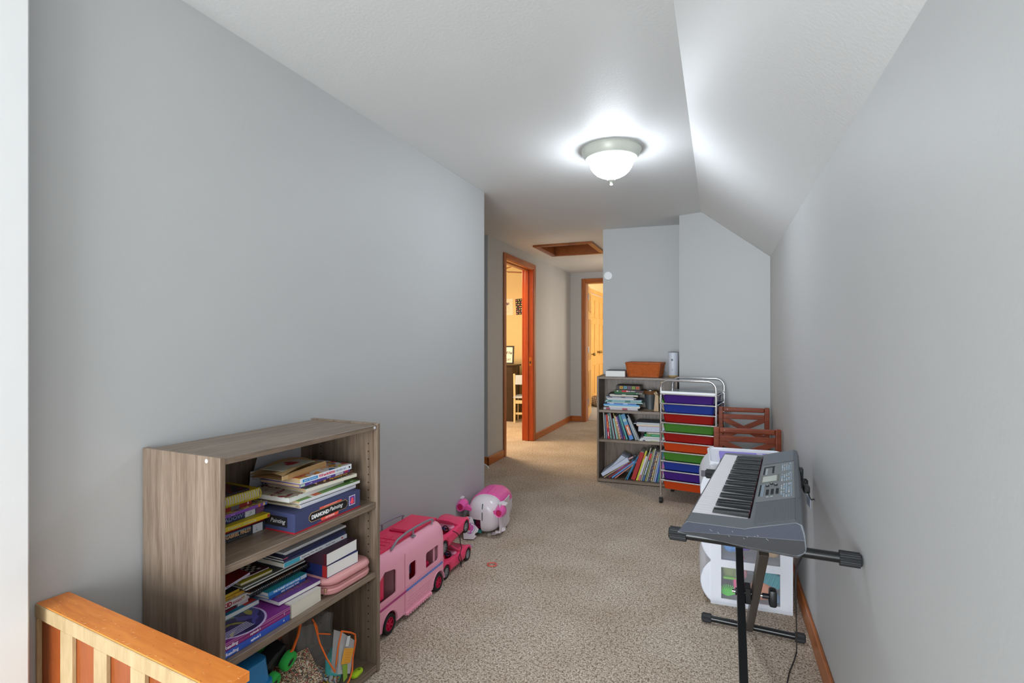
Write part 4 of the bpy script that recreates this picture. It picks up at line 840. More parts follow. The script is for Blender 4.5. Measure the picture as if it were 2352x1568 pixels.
# ================================================================== rolling drawer cart
FC = T(-.395, 3.995, 0) @ RZ(-9.5)
r0 = thing('drawer_cart', 'chrome rolling cart with ten coloured plastic drawers in front of the back wall', 'cart', FC)
cwid, cdep = .385, .335
def hoop(y, zt):
    pts = [(0, y, .062), (0, y, zt-.055)]
    for k in range(1, 7): a = R(90*k/6); pts.append((.055-.055*math.cos(a), y, zt-.055+.055*math.sin(a)))
    for k in range(0, 7): a = R(90*k/6); pts.append((cwid-.055+.055*math.sin(a), y, zt-.055+.055*math.cos(a)))
    pts.append((cwid, y, .062)); return pts
for y in (0, cdep): MB().tube(hoop(y, .905), .0085, 12).build('frame_hoop', CHROME, r0, True)
cols = ['purple', 'blue', 'red', 'green', 'red', 'orange', 'green', 'blue', 'purple', 'orange']
CC = dict(purple=(62, 26, 118), blue=(26, 54, 142), red=(150, 10, 8), green=(66, 122, 40), orange=(190, 62, 10))
for n_, c_ in CC.items(): M('translucent_'+n_, c_, .22, trans=.12, spec=.5)
ztop = .805; pitch = .0705
for k, c_ in enumerate(cols):
    z1 = ztop-k*pitch
    fr = MB(); fr.tube([(0, -.004, z1), (cwid, -.004, z1)], .0064, 10); fr.tube([(0, cdep, z1), (cwid, cdep, z1)], .004, 8)
    for x in (.006, cwid-.006): fr.tube([(x, 0, z1-.002), (x, cdep, z1-.002)], .0035, 8)
    fr.build('cross_bar', CHROME, r0, True)
    d = MB(); x0, x1 = .012, cwid-.012; hh = .058; zt = z1-.0045
    ow = 0.0
    rg = lambda s_, zz, tk: [(x, y, zz) for x, y in rrect(x0+.010*s_+tk, x1-.010*s_-tk, .0+.010*s_+tk, cdep-.012-.010*s_-tk, .016, 4)]
    d.loft([rg(1, zt-hh, 0), rg(0, zt, 0), rg(0, zt, .0022), rg(1, zt-hh+.002, .0022)], caps=False)
    # floor of drawer
    f_ = rg(1, zt-hh, 0); vs = [d.bm.verts.new(p) for p in f_]; d.bm.faces.new(vs); f_ = rg(1, zt-hh+.002, .0022); vs = [d.bm.verts.new(p) for p in f_]; d.bm.faces.new(vs)
    o = d.build('drawer', MC['translucent_'+c_], r0, False); o['label'] = c_+' translucent drawer'
MB().box(.004, cwid-.004, .004, cdep-.004, .812, .815).build('top_tray', M('frosted_tray', (150, 160, 166), .25, alpha=.75), r0)
MB().box(.004, cwid-.004, -.008, .0, .811, .826, 0, .001).build('tray_lip', M('bright_tray_lip', (244, 245, 246), .2, .0), r0)
b = MB()
for x in (0, cwid):
    for y in (0, cdep): b.sph((x, y, .812), .0105, 12)
b.build('joint_ball', CHROME, r0, True)
for x in (0, cwid):
    for y in (0, cdep):
        cs = MB(); cs.cyl((x, y, .04), (x, y, .075), .0055, 10, 0); cs.cyl((x, y, .060), (x, y, .068), .0105, 12, 0); cs.cyl((x-.008, y-.004, .018), (x+.008, y-.004, .018), .018, 20, 1); cs.cyl((x+.010, y-.004, .018), (x+.014, y-.004, .018), .015, 16, 1); cs.box(x-.012, x+.014, y-.014, y+.008, .02, .042, 1, .004)
        cs.build('caster', [CHROME, BLACK], r0, True)
# a few things inside the red drawer that glow through
r = thing('drawer_toys', 'small red balls showing through the upper red drawer', 'toys', FC @ T(0, 0, 0)); tag(r, kind=None)
b = MB(); rr = random.Random(5)
for k in range(9): b.sph((.10+.022*k+rr.uniform(-.005, .005), .03+rr.uniform(0, .02), ztop-2*pitch-.042), .011, 10)
b.build('balls', C(236, 40, 40), r, True)
# ================================================================== folding chairs
def chair(name, label, mtx, Wc=.365, zt=.705, seat=True):
    r = thing(name, label, 'chair', mtx, 'folding wooden chairs by the right wall')
    pw, pd = .032, .026
    for x in (0, Wc-pw): bx('back_post', x, x+pw, 0, pd, .0, zt, CHERRY, r, .006, 3)
    bx('top_rail', pw, Wc-pw, .002, .024, zt-.036, zt-.004, CHERRY, r, .008, 3)
    bx('upper_slat', pw, Wc-pw, .006, .018, zt-.085, zt-.052, CHERRY, r, .002)
    bx('lower_slat', pw, Wc-pw, .006, .018, zt-.245, zt-.215, CHERRY, r, .002)
    x0, x1, z0, z1 = pw, Wc-pw, zt-.215, zt-.085
    for s_ in (1, -1):
        a = (x0, z1) if s_ > 0 else (x0, z0); c_ = (x1, z0) if s_ > 0 else (x1, z1)
        dx, dz = c_[0]-a[0], c_[1]-a[1]; L = math.hypot(dx, dz); w_ = .017
        nx, nz = -dz/L*w_, dx/L*w_
        ty = .008 if s_ > 0 else .0085
        MB().prism([(a[0]+nx, a[1]+nz), (a[0]-nx, a[1]-nz), (c_[0]-nx, c_[1]-nz), (c_[0]+nx, c_[1]+nz)], .009, 0, T(0, ty+.009, 0) @ FY, .001).build('cross_slat', CHERRY, r)
    for k in range(6): bx('seat_slat', .012, Wc-.012, -.05-.045*k-.036, -.05-.045*k, .395, .41, CHERRY, r, .002)
    for x in (.005, Wc-.025): bx('seat_rail', x, x+.02, -.32, -.0, .365, .395, CHERRY, r, .003); 
    for x in (.028, Wc-.048):
        MB().prism([(-.30, 0), (-.27, 0), (-.03, .39), (-.06, .39)], .02, 0, T(x, 0, 0) @ Matrix(((0,0,1,0),(1,0,0,0),(0,1,0,0),(0,0,0,1))), .002).build('front_leg', CHERRY, r)
    b = MB(); b.cyl((-.0015, .012, zt-.02), (.001, .012, zt-.02), .004, 10); b.cyl((.06, .0, zt-.017), (.06, .003, zt-.017), .003, 10); b.build('bolt', M('bright_bolt', (220, 220, 220), .2, .9), r)
    return r
chair('folding_chair', 'reddish wooden folding chair with crossed back slats, nearer of the two by the right wall', T(-.025, 3.38, 0) @ RZ(5), .37, .675)
chair('folding_chair', 'reddish wooden folding chair with crossed back slats, farther one beside the drawer cart', T(.0, 3.985, 0) @ RZ(3), .33, .73)
# ================================================================== white drawer tower
FT = T(-.033, 2.545, 0) @ RZ(2.5)
tw, td, tH = .335, .36, .636
WP = M('white_tower_plastic', (226, 228, 236), .3)
r = thing('drawer_tower', 'white plastic three-drawer tower full of toys behind the keyboard stand', 'drawers', FT)
def frame_side(y, nm):
    zs = [(.028, .170), (.204, .388), (.424, .606)]
    b = MB(); b.box(.0, .045, y, y+.008, 0, tH-.01); b.box(.285, tw, y, y+.008, 0, tH-.01)
    prev = 0
    for z0, z1 in zs: b.box(.045, .285, y, y+.008, prev, z0); prev = z1
    b.box(.045, .285, y, y+.008, prev, tH-.01); b.box(.0, tw, y-.003, y+.001, 0, .012)
    b.build(nm, WP, r)
frame_side(0, 'side_frame'); frame_side(td-.008, 'side_frame')
bx('back_frame', tw-.006, tw, .008, td-.008, 0, tH-.01, WP, r)
bx('top_tray', -.004, tw, -.002, td+.002, tH-.012, tH, WP, r, .003)
b = MB(); b.tube([(x, y, tH) for x, y in rrect(.0, tw-.004, .002, td-.002, .03, 5)], .007, 8, 0, True); b.build('tray_rim', WP, r, True)
for z0 in (.0, .184, .402): bx('divider', 0, tw-.006, .008, td-.008, z0+.002 if z0 else .004, z0+.010, WP, r)
DR = M('clear_drawer', (226, 230, 236), .2, alpha=.10); DRW = M('frosted_drawer_front', (226, 228, 236), .3)
for k, z0 in enumerate((.010, .196, .414)):
    hh = .182+.018*(k > 0); rr_ = []
    def prof(s_):   # bulging outline in x/z for s_ 0..1
        a = PI*s_; return (-.045*math.sin(a)**.75, z0+hh*s_)
    for y in (.004, td-.004): rr_.append([(prof(i/14)[0], y, prof(i/14)[1]) for i in range(15)]+[(.004, y, z0+hh), (.004, y, z0)])
    # side caps and thin bulging front
    b = MB(); b.loft([[(p[0]+.0, p[1], p[2]) for p in rr_[0]], [(p[0], p[1]+.004, p[2]) for p in rr_[0]]]); b.loft([[(p[0], p[1]-.004, p[2]) for p in rr_[1]], rr_[1]])
    fr = [[(prof(i/14)[0], y, prof(i/14)[1]) for i in range(15)]+[(prof(i/14)[0]+.003, y, prof(i/14)[1]) for i in range(14, -1, -1)] for y in (.004, td-.004)]
    b.loft(fr, 1); o = b.build('drawer', [DRW, DRW], r, True)
    bx('drawer_box', .004, tw-.012, .010, .012, z0+.002, z0+.155, DR, o); bx('drawer_box', .004, tw-.012, .010, td-.012, z0+.0, z0+.002, DRW, o)
tower = r
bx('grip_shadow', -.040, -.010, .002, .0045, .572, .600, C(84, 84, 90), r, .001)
r = thing('notepad', 'lilac notepad with a white ribbon lying in the top tray of the white tower', 'pad', FT @ T(.045, .05, tH+.0005)); bx('pad', 0, .235, 0, .16, 0, .018, C(142, 128, 214), r, .001); bx('ribbon', .165, .19, -.0008, .161, -.0005, .0187, C(200, 190, 226), r)
b = MB(); b.tube([(.05+.006*k, -.0005, .010+.003*math.sin(k*1.7)) for k in range(7)], .0008, 4); b.build('scribble', C(60, 50, 140), r)
# toys seen through the side windows
ty = [('blue plush toy', 'sky blue soft toy', (.085, .07, .285), (.035, .03, .045), (84, 150, 220)), ('purple ball', 'purple rounded toy', (.135, .06, .305), (.04, .03, .05), (120, 70, 190)), ('peach doll', 'peach coloured toy face', (.185, .06, .31), (.03, .025, .045), (220, 150, 120)),
      ('tan plush', 'tan furry toy', (.24, .06, .275), (.045, .03, .035), (206, 170, 120)), ('pink plush', 'pink toy edge', (.24, .065, .34), (.04, .03, .035), (226, 140, 160)),
      ('olive case', 'olive green toy case', (.085, .07, .155), (.04, .03, .045), (140, 150, 90)), ('peach toy', 'salmon coloured toy', (.215, .055, .085), (.045, .025, .05), (224, 140, 100)), ('rose toy', 'rose coloured toy', (.135, .06, .17), (.022, .02, .055), (190, 120, 130)),
      ('blue toy', 'dusty blue toy', (.262, .05, .06), (.028, .02, .03), (90, 130, 170))]
for n_, lab, c_, s_, col_ in ty:
    c_ = (c_[0], c_[1], c_[2]-(.022 if c_[2] > .24 else .012))
    z0 = .246 if c_[2] > .24 else .026
    r = thing(n_.replace(' ', '_'), lab+' seen through the side window of the white tower', 'toy', FT @ T(*c_)); b = MB(); b.sph((0, 0, 0), 1, 18, 0, s_); b.sph((s_[0]*.5, -.004, -s_[2]*.4), 1, 14, 0, (s_[0]*.6, s_[1]*.7, s_[2]*.5)); b.build('toy_body', M('toy_%s' % n_.replace(' ', '_'), col_, .6, bump=.3, bscale=60, var=.15, vscale=30), r, True)
r = thing('toy_brush', 'lime green bristled toy at the lower left of the tower side window', 'toy', FT @ T(.075, .030, .028)); b = MB()
for k in range(16): a = R(-65+8.5*k); b.cyl((0, .01, 0), (.058*math.sin(a)+.0, .0, .055*math.cos(a)), .004, 6, 0, .0015)
b.build('bristles', C(90, 214, 50), r)
bx('lime_bar', -.02, .06, .0, .02, .078, .088, C(130, 200, 60), r, .002)
r = thing('pink_wand', 'hot pink toy wand in the lowest white drawer', 'toy', FT @ T(.115, .035, .03) @ RY(-8)); b = MB(); b.sph((0, 0, .045), 1, 14, 0, (.010, .01, .045)); b.sph((.035, 0, .03), 1, 14, 0, (.022, .01, .032)); b.build('wand_body', C(236, 90, 140), r, True)
r = thing('teal_crate', 'teal ridged toy crate tilted in the lowest white drawer', 'toy', FT @ T(.185, .028, .125) @ RY(20)); b = MB(); b.box(0, .105, 0, .06, 0, .06, 0, .002)
for k in range(6): b.box(.006+.017*k, .013+.017*k, -.004, 0, .004, .056, 0, .001)
b.build('crate_body', C(50, 158, 170), r)
# ================================================================== keyboard and stand
KA = T(-.069, 1.557, .71) @ RZ(-6.4)            # local y along the keys, x across, origin at the near left key top corner
r = thing('keyboard', 'dark grey electronic keyboard with white and black keys on the stand', 'keyboard', KA)
KG = M('keyboard_grey', (92, 98, 104), .42, bump=.1, bscale=300); KD = M('keyboard_dark', (40, 46, 62), .5, bump=.12, bscale=260)
y0, y1 = -.088, .885
def sect(y, e=0.):   # body cross-section (x,z) rounded front lip, flat key well, raised panel
    return [(-.036+e, -.052), (-.034+e, -.046), (-.020+e, -.022), (-.010+e, -.014), (.0, -.0125), (.146, -.0125), (.147, .004), (.158, .010), (.262, .026), (.278, .022), (.286, .0), (.290, -.03), (.285, -.052), (.27, -.078), (.15, -.075)]
sec = lambda y, lift: [(x, y, z) for x, z in sect(y)]
# bottom shell and ends
RL = .012
S_end = [(-.024, -.052), (-.022, -.044), (-.014, -.022), (-.007, -.008), (.0, .0), (.142, .004), (.158, .010), (.258, .026+RL), (.270, .022+RL), (.276, .0+RL), (.279, -.03), (.276, -.052), (.262, -.078), (.15, -.075)]
S_mid = [(-.024, -.052), (-.022, -.044), (-.014, -.022), (-.006, -.016), (.0, -.014), (.145, -.014), (.150, .008), (.258, .026+RL), (.270, .022+RL), (.276, .0+RL), (.279, -.03), (.276, -.052), (.262, -.078), (.15, -.075)]
def cl(S, zmin): return [(x, max(z, zmin)) for x, z in S]
def endring(S, y, k): return [(x, y, z if z > -.02 else -.02+(z+.02)*k) for x, z in S]
b = MB(); b.loft([endring(S_end, y0, .40), endring(S_end, y0+.05, .80), endring(S_end, y0+.082, 1.), [(x, -.004, z) for x, z in S_end]])
b.loft([[(x, -.004, z) for x, z in S_mid], [(x, .85, z) for x, z in S_mid]])
b.loft([[(x, .85, z) for x, z in S_end], endring(S_end, y1-.03, .9), endring(S_end, y1, .5)])
b.build('body', KG, r, True, 30)
MB().prism([(-.0215, -.0285), (-.013, -.018), (-.006, -.008), (.001, -.002), (.142, .002), (.160, .008), (.256, .036), (.266, .032), (.272, .012), (.2745, -.002)], .002, 0, T(0, y0, 0) @ FY).build('end_cap', KD, r)
MB().prism([(-.020, -.030), (.2745, -.004), (.277, -.026), (.272, -.034), (.258, -.042), (.15, -.041), (.0, -.033)], .0015, 0, T(0, y0, 0) @ FY).build('end_cap', M('keyboard_underside', (22, 23, 29), .5), r)
KP = .8507/36
WK_ = M('white_keys', (232, 228, 232), .25); BKY = M('black_keys', (30, 32, 34), .3)
wm = bpy.data.meshes.new('w'); 
for k in range(36):
    pc = MB().box(.0005, .0195, 0, 0, 0, 0) if False else None
    if k == 0:
        kb = MB(); kb.box(0, .1435, .0006, KP-.0006, -.0145, 0, 0, .0009, None, 2); k0 = kb.build('white_key', WK_, r, False); kk = k0
    else:
        kk = bpy.data.objects.new('white_key', k0.data); COL.objects.link(kk); kk.parent = r
    kk.location = (0, k*KP, 0)
bk0 = None
for k in range(35):
    if (k % 7) in (0, 1, 3, 4, 5):
        if bk0 is None:
            kb = MB(); kb.loft([[(.050, -.0052, -.004), (.050, .0052, -.004), (.1445, .0052, -.004), (.1445, -.0052, -.004)], [(.0525, -.0046, .0075), (.0525, .0046, .0075), (.1445, .0046, .0105), (.1445, -.0046, .0105)]]); bk0 = kb.build('black_key', BKY, r); q_ = bk0
        else:
            q_ = bpy.data.objects.new('black_key', bk0.data); COL.objects.link(q_); q_.parent = r
        q_.location = (0, (k+1)*KP, 0)
bx('red_felt', .1436, .1445, 0, .85, -.010, .0, C(150, 60, 80), r)
# control surface: a tilted frame on the panel
slope = math.degrees(math.atan2(.016+RL, .100))
PM = T(.158, 0, .0101) @ RY(-slope)
def pan(name, x0, x1, ya, yb, h, mat, bev=0., z0=0.):
    b = MB(); b.box(x0, x1, ya, yb, z0, z0+h, 0, bev, PM); return b.build(name, mat, r)
pan('speaker_grille', .002, .102, -.072, .135, .0012, M('grille_base', (74, 79, 84), .55))
b = MB()
for k in range(46): b.box(.003+.00215*k, .0042+.00215*k, -.070, .133, .0012, .0020, 0, 0, PM)
b.build('grille_bars', M('grille_bar', (106, 112, 118), .5), r)
pan('speaker_cover', .002, .102, .665, .865, .0015, M('speaker_cover', (98, 104, 112), .5), .0005)
pan('control_plate', -.004, .102, .142, .655, .0008, M('control_plate', (110, 116, 118), .4))
pan('seam', -.002, .104, .1375, .1395, .0010, C(50, 54, 58)); pan('seam', -.002, .104, .6575, .6595, .0010, C(50, 54, 58))
pan('display_bezel', -.001, .056, .365, .472, .0020, C(104, 108, 104), .0008); pan('display', .006, .050, .378, .455, .0026, M('lcd', (186, 192, 182), .2), .0)
BT_ = C(44, 48, 52, 40); LB = C(150, 180, 206); WH = C(206, 210, 214)
def btn(x0, x1, ya, yb):
    b = MB(); b.box(x0, x1, ya, yb, .0008, .003, 0, .0004, PM); b.build('button', BT_, r)
for j in range(7): btn(.0015, .0055, .205+.02*j, .219+.02*j)
for i in range(3):
    for j in range(3): btn(.022+.014*i, .030+.014*i, .212+.022*j, .226+.022*j)
for j in range(6): btn(.004, .0085, .49+.017*j, .501+.017*j)
for j in range(5): btn(.033, .0385, .50+.02*j, .513+.02*j)
btn(.004, .04, .60, .604)
for x, y in ((.024, .318), (.036, .338), (.049, .318)):
    b = MB(); b.cyl((x, y, .0008), (x, y, .0045), .0055, 14, 0); b.cyl((x, y, .0045), (x, y, .0048), .003, 10, 1); bmesh.ops.transform(b.bm, matrix=PM, verts=b.bm.verts[:]); b.build('dial_button', [BT_, WH], r)
b = MB(); rr = random.Random(2)
for blk, ys in ((0, (.165, .33)), (1, (.365, .48)), (2, (.52, .635))):
    n = int((ys[1]-ys[0])/.015)
    for i in range(4):
        for j in range(n):
            if rr.random() < .85: b.box(.064+.007*i, .0675+.007*i, ys[0]+.015*j, ys[0]+.015*j+.009, .0008, .0011, rr.choice((0, 0, 1)), 0, PM)
    b.box(.0925, .094, ys[0], ys[1], .0008, .0011, 0, 0, PM); b.box(.089, .0925, ys[1]-.012, ys[1], .0008, .0011, 0, 0, PM)
for j in range(7): b.box(.0065, .010, .205+.02*j, .214+.02*j, .0008, .0011, 0, 0, PM)
b.box(.012, .0135, .20, .345, .0008, .0011, 0, 0, PM)
for j in range(6): b.box(.011, .017, .49+.017*j, .498+.017*j, .0008, .0011, 1, 0, PM)
for i in range(2): b.box(.024+.012*i, .031+.012*i, .186, .192, .0008, .0011, 1, 0, PM)
tag(b.build('printed_marks', [LB, WH], r), kind='stuff')
b = MB(); b.prism([(.258, .142), (.268, .150), (.268, .64), (.258, .655)], .004, 0, T(0, 0, .033)); b.build('rear_ridge', M('rear_ridge', (86, 90, 98), .45), r)
b = MB(); rr = random.Random(9)
for k in range(9):
    x = rr.uniform(.06, .25); z = rr.uniform(-.022, -.004); l = rr.uniform(.001, .004); b.box(-l, l, -.0002, .0002, -.0002, .0002, 0, 0, T(x, y0-.0020, z) @ RY(40+rr.uniform(-10, 10)))
tag(b.build('scratches', C(190, 196, 204), r), kind='stuff')
# stand
r = thing('keyboard_stand', 'black steel folding X stand carrying the keyboard', 'stand', T(0, 0, 0))
GRIP = M('black_grip', (30, 31, 34), .6)
def armbar(p0, p1, rad, name, ends):
    p0, p1 = Vector(p0), Vector(p1); d = (p1-p0).normalized()
    MB().cyl(p0+d*.02, p1-d*.02, rad, 18).build(name, BLACKM, r, True)
    for a, s_ in ((p0, 1), (p1, -1)):
        b = MB(); q = Vector((0, 0, 1)).rotation_difference(d*s_).to_matrix().to_4x4()
        n = 22; L_ = ends
        poly = [((rad*1.38+(.0014 if k % 2 else 0))*math.cos(2*PI*k/(2*n)), (rad*1.38+(.0014 if k % 2 else 0))*math.sin(2*PI*k/(2*n))) for k in range(2*n)]
        b.prism(poly, L_, 0, Matrix.Translation(a+d*s_*.004) @ q); b.cyl(a, a+d*s_*.01, rad*1.1, 20, 0, rad*1.38); b.build('end_cap', GRIP, r)
armbar((-.138, 1.632, .6175), (.348, 1.604, .6175), .0135, 'upper_arm', .046)
armbar((-.052, 2.42, .6175), (.335, 2.39, .6175), .0135, 'upper_arm', .046)
armbar((-.066, 2.366, .020), (.320, 2.338, .020), .0125, 'foot_bar', .034)
armbar((-.09, 1.575, .020), (.305, 1.55, .020), .0125, 'foot_bar', .034)
def leg(x, pa, pb, nm):
    a, c_ = Vector((x, *pa)), Vector((x+.0, *pb)); d = c_-a; L_ = d.length; q = Matrix.Translation(a) @ Vector((0, 0, 1)).rotation_difference(d.normalized()).to_matrix().to_4x4()
    MB().box(-.0125, .0125, -.0185, .0185, 0, L_, 0, .002, q).build(nm, BLACKM if x < .09 else M('brown_black_steel', (44, 38, 32), .35), r)
leg(.072, (1.56, .02), (2.40, .612), 'leg'); leg(.118, (2.352, .02), (1.615, .61), 'leg')
b = MB(); b.cyl((.045, 1.985, .318), (.15, 1.985, .318), .006, 12, 1); b.cyl((.055, 1.985, .318), (.060, 1.985, .318), .012, 6, 0); b.cyl((.14, 1.985, .318), (.166, 1.985, .318), .009, 12, 0); b.box(.16, .185, 1.965, 2.005, .288, .346, 0, .008, None, 2); b.build('knob', [BLACK, CHROME], r, True)
bx('joint_plate', .0855, .104, 1.96, 2.01, .29, .345, BLACKM, r, .002)
b = MB(); b.tube([(.131, 1.80+.012*math.cos(t*PI/5), .465+.014*math.sin(t*PI/5)) for t in range(10)], .0012, 5, 0, True); b.build('pull_ring', CHROME, r, True)
# power cord
r = thing('cable', 'thin black cord hanging from the keyboard down to the carpet', 'cord', T(0, 0, 0)); MB().tube([(.21, 1.56, .66), (.214, 1.60, .62), (.203, 1.66, .55), (.212, 1.74, .47), (.222, 1.82, .39), (.246, 2.0, .24), (.266, 2.16, .09), (.276, 2.24, .012), (.262, 2.19, .006), (.235, 2.10, .006), (.215, 2.0, .007), (.225, 1.92, .007), (.262, 1.82, .007), (.305, 1.75, .007)], .0023, 8).build('cord_wire', BLACK, r, True)
r = thing('power_adapter', 'black plug and cable hanging behind the keyboard at the wall', 'adapter', T(.266, 1.98, .665))
bx('adapter_body', 0, .018, .0, .04, .018, .042, BLACK, r, .003, 2); bx('plug', .006, .020, .16, .19, .03, .066, BLACK, r, .003, 2)
b = MB(); b.tube([(.010, .165-.02*k, .045+.008*math.sin(k*1.1)) for k in range(7)], .0022, 6); b.tube([(.012, -.002-.022*k, .024-.010*math.sin(k*.8)) for k in range(7)], .0022, 6); b.build('cable', BLACK, r, True)
bx('label_sheet', .005, .006, -.09, -.02, -.006, .022, C(196, 206, 226), r)
# ================================================================== toys on the carpet
PINK = M('bus_pink', (252, 176, 198), .28, spec=.5); HOT = M('hot_pink', (236, 50, 96), .3); MAG = M('magenta', (206, 20, 74), .35); DKR = M('dark_pink_interior', (150, 10, 40), .5)
RAILG = M('grey_roof_rail', (140, 140, 150), .35)
r = thing('toy_bus', 'pink toy camper bus with red roof standing against the left wall', 'toy bus', T(-1.243, 1.645, 0))
BL_, BW = .61, .225
prof = [(0, .03), (0, .235), (-.004, .27), (-.014, .298), (-.032, .315), (-.055, .322), (-BW+.055, .322), (-BW+.032, .315), (-BW+.014, .298), (-BW+.004, .27), (-BW, .235), (-BW, .03)]
def yprism(poly, ya, yb): return MB().prism(poly, yb-ya, 0, T(0, yb, 0) @ FY)
def scaled(poly, t): 
    return [(x-(-BW/2), z) for x, z in poly]
rings = []
for y, s_, dz in ((0, .86, -.03), (.012, .94, -.012), (.035, .99, -.003), (.06, 1, 0), (.55, 1, 0), (.59, .985, -.004), (.604, .955, -.012), (BL_, .90, -.022)):
    rings.append([(-BW/2+(x+BW/2)*s_, y, .03+(z-.03)*(1+dz*3)) for x, z in prof])
body = MB().loft(rings).build('body_shell', PINK, r, True, 40)
inner = MB().prism([(-.006, .036), (-.006, .24), (-.03, .305), (-BW+.03, .305), (-BW+.006, .24), (-BW+.006, .036)], .56, 0, T(0, .585, 0) @ FY).build('cut', PINK)
cuts = [inner]
for (ya, yb, z0, z1) in ((.432, .548, .150, .222), (.292, .350, .155, .228)):
    cuts.append(MB().prism(rrect(ya, yb, z0, z1, .012, 4), .32, 0, T(-.28, 0, 0) @ Matrix(((0,0,1,0),(1,0,0,0),(0,1,0,0),(0,0,0,1)))).build('cut', PINK))
cuts.append(MB().prism([(.05, .150), (.188, .150), (.194, .156), (.194, .242), (.186, .250), (.12, .262), (.075, .235)], .32, 0, T(-.28, 0, 0) @ Matrix(((0,0,1,0),(1,0,0,0),(0,1,0,0),(0,0,0,1)))).build('cut', PINK))
cuts.append(MB().cyl((-.03, .148, .040), (.02, .148, .040), .052, 32).build('cut', PINK)); cuts.append(MB().cyl((-.03, .546, .040), (.02, .546, .040), .052, 32).build('cut', PINK))
for c_ in cuts: c_.parent = r
bpy.context.view_layer.update()
body = bake(body, cuts)
bx('interior_wall', -.12, -.115, .03, .58, .036, .30, M('bus_red_interior', (196, 24, 40), .5), r); bx('interior_floor', -.22, -.01, .03, .58, .05, .056, DKR, r); bx('interior_wall', -.205, -.022, .40, .404, .056, .28, M('bus_red_interior'), r); bx('interior_wall', -.205, -.022, .21, .214, .056, .28, M('bus_rose_interior', (206, 150, 160), .5), r)
bx('window_post', -.012, -.007, .515, .521, .15, .222, PINK, r); bx('seat', -.09, -.02, .43, .50, .056, .165, MAG, r, .012, 2); bx('door_curtain', -.020, -.016, .10, .13, .15, .25, HOT, r, .001)
Mx = Matrix(((0,0,1,0),(1,0,0,0),(0,1,0,0),(0,0,0,1)))      # poly (y,z) extruded along x
bx('screen', -.03, -.026, .30, .345, .165, .21, C(70, 70, 110), r)
MB().prism([(-.040, .05), (-.040, .60), (-BW+.04, .60), (-BW+.04, .05)], .010, 0, T(0, 0, .318), .004).build('roof_panel', HOT, r)
b = MB()
for k in range(5): b.box(-BW+.06, -.062, .14+.034*k-.0012, .14+.034*k+.0012, .328, .3300)
for k in range(3): b.box(-.095-.034*k-.0012, -.095-.034*k+.0012, .105, .31, .328, .3300)
b.build('roof_ribs', HOT, r)
MB().prism(rrect(-.150, -.066, .375, .50, .012, 4), .012, 0, T(0, 0, .325), .004).build('roof_hatch', HOT, r); bx('hatch_hinge', -.152, -.060, .362, .372, .327, .335, MAG, r, .002)
for sx in (-.030, -BW+.030):
    b = MB(); b.tube([(sx, .20, .318), (sx+.002, .215, .330), (sx, .25, .344), (sx, .32, .352), (sx, .40, .352), (sx, .48, .348), (sx, .535, .342), (sx, .548, .334)], .0048, 10); b.cyl((sx, .37, .318), (sx, .37, .350), .004, 8); b.cyl((sx, .535, .318), (sx, .54, .34), .004, 8); b.box(sx-.008, sx+.008, .36, .38, .316, .321); b.build('roof_rail', RAILG, r, True)
b = MB(); b.box(.0002, .0012, .06, .60, .1375, .1392); b.box(.0002, .0010, .0, .60, .131, .1325, 0); b.build('side_ridge', M('pale_pink', (240, 160, 188), .3), r)
b = MB(); b.box(0, .0009, .012, .27, .117, .127, 0); b.box(0, .0009, .27, .585, .117, .127, 1)
for k in range(20): b.box(.0009, .0013, .29+.0148*k, .294+.0148*k, .119, .125, 2)
b.build('stripe', [M('plum_stripe', (190, 60, 130), .4), M('blue_stripe', (80, 120, 206), .4), C(170, 180, 230)], r)
bx('body_seam', .0, .0008, .258, .2595, .035, .285, C(196, 90, 124), r)
b = MB()
for j in range(4):
    for k in range(7): b.box(0, .0016, .275+.027*k+.006*j, .294+.027*k+.006*j, .046+.0125*j, .0495+.0125*j)
b.build('side_louvres', M('pale_pink'), r)
b = MB(); b.box(-.012, .008, .262, .475, .020, .030, 0, .002)
for k in range(12): b.box(.008, .011, .268+.0175*k, .277+.0175*k, .019, .031)
b.build('side_skirt', PINK, r)
for y in (.148, .546):
    b = MB(); b.tube([(.001, y+.055*math.cos(R(180*k/16)), .040+.055*math.sin(R(180*k/16))) for k in range(17)], .0028, 7); b.build('wheel_arch', M('pale_pink'), r, True)
def wheel(par, x, y, z, rad, wd, tyre, hub, spokes=6, side=1, nm='wheel'):
    root = MB(); m = T(x, y, z) @ RY(90*side)
    root.lathe([(rad*.66, -wd/2), (rad*.9, -wd/2), (rad, -wd*.3), (rad, wd*.3), (rad*.9, wd/2), (rad*.66, wd/2*.9), (rad*.62, wd*.2)], 32, 0, m)
    w_ = root.build(nm, tyre, par, True, 40)
    h = MB(); h.lathe([(0, wd*.2), (rad*.16, wd*.34), (rad*.2, wd*.2), (rad*.22, wd*.12), (rad*.62, wd*.10), (rad*.64, wd*.42), (rad*.58, wd*.42)], 28, 0, m)
    for k in range(spokes):
        a = 2*PI*k/spokes; h.box(rad*.12, rad*.62, -rad*.07, rad*.07, wd*.12, wd*.36, 0, 0, m @ Matrix.Rotation(a, 4, 'Z'))
    hb = h.build('hub', hub, w_, True, 30); return w_
for y in (.148, .546):
    wheel(r, -.012, y, .0415, .0415, .030, RUBBER, MAG); wheel(r, -BW+.012, y, .0415, .0415, .030, RUBBER, MAG, side=-1)
b = MB(); b.box(-.19, -.04, -.012, .0, .04, .10, 0, .004); b.build('front_bumper', PINK, r)
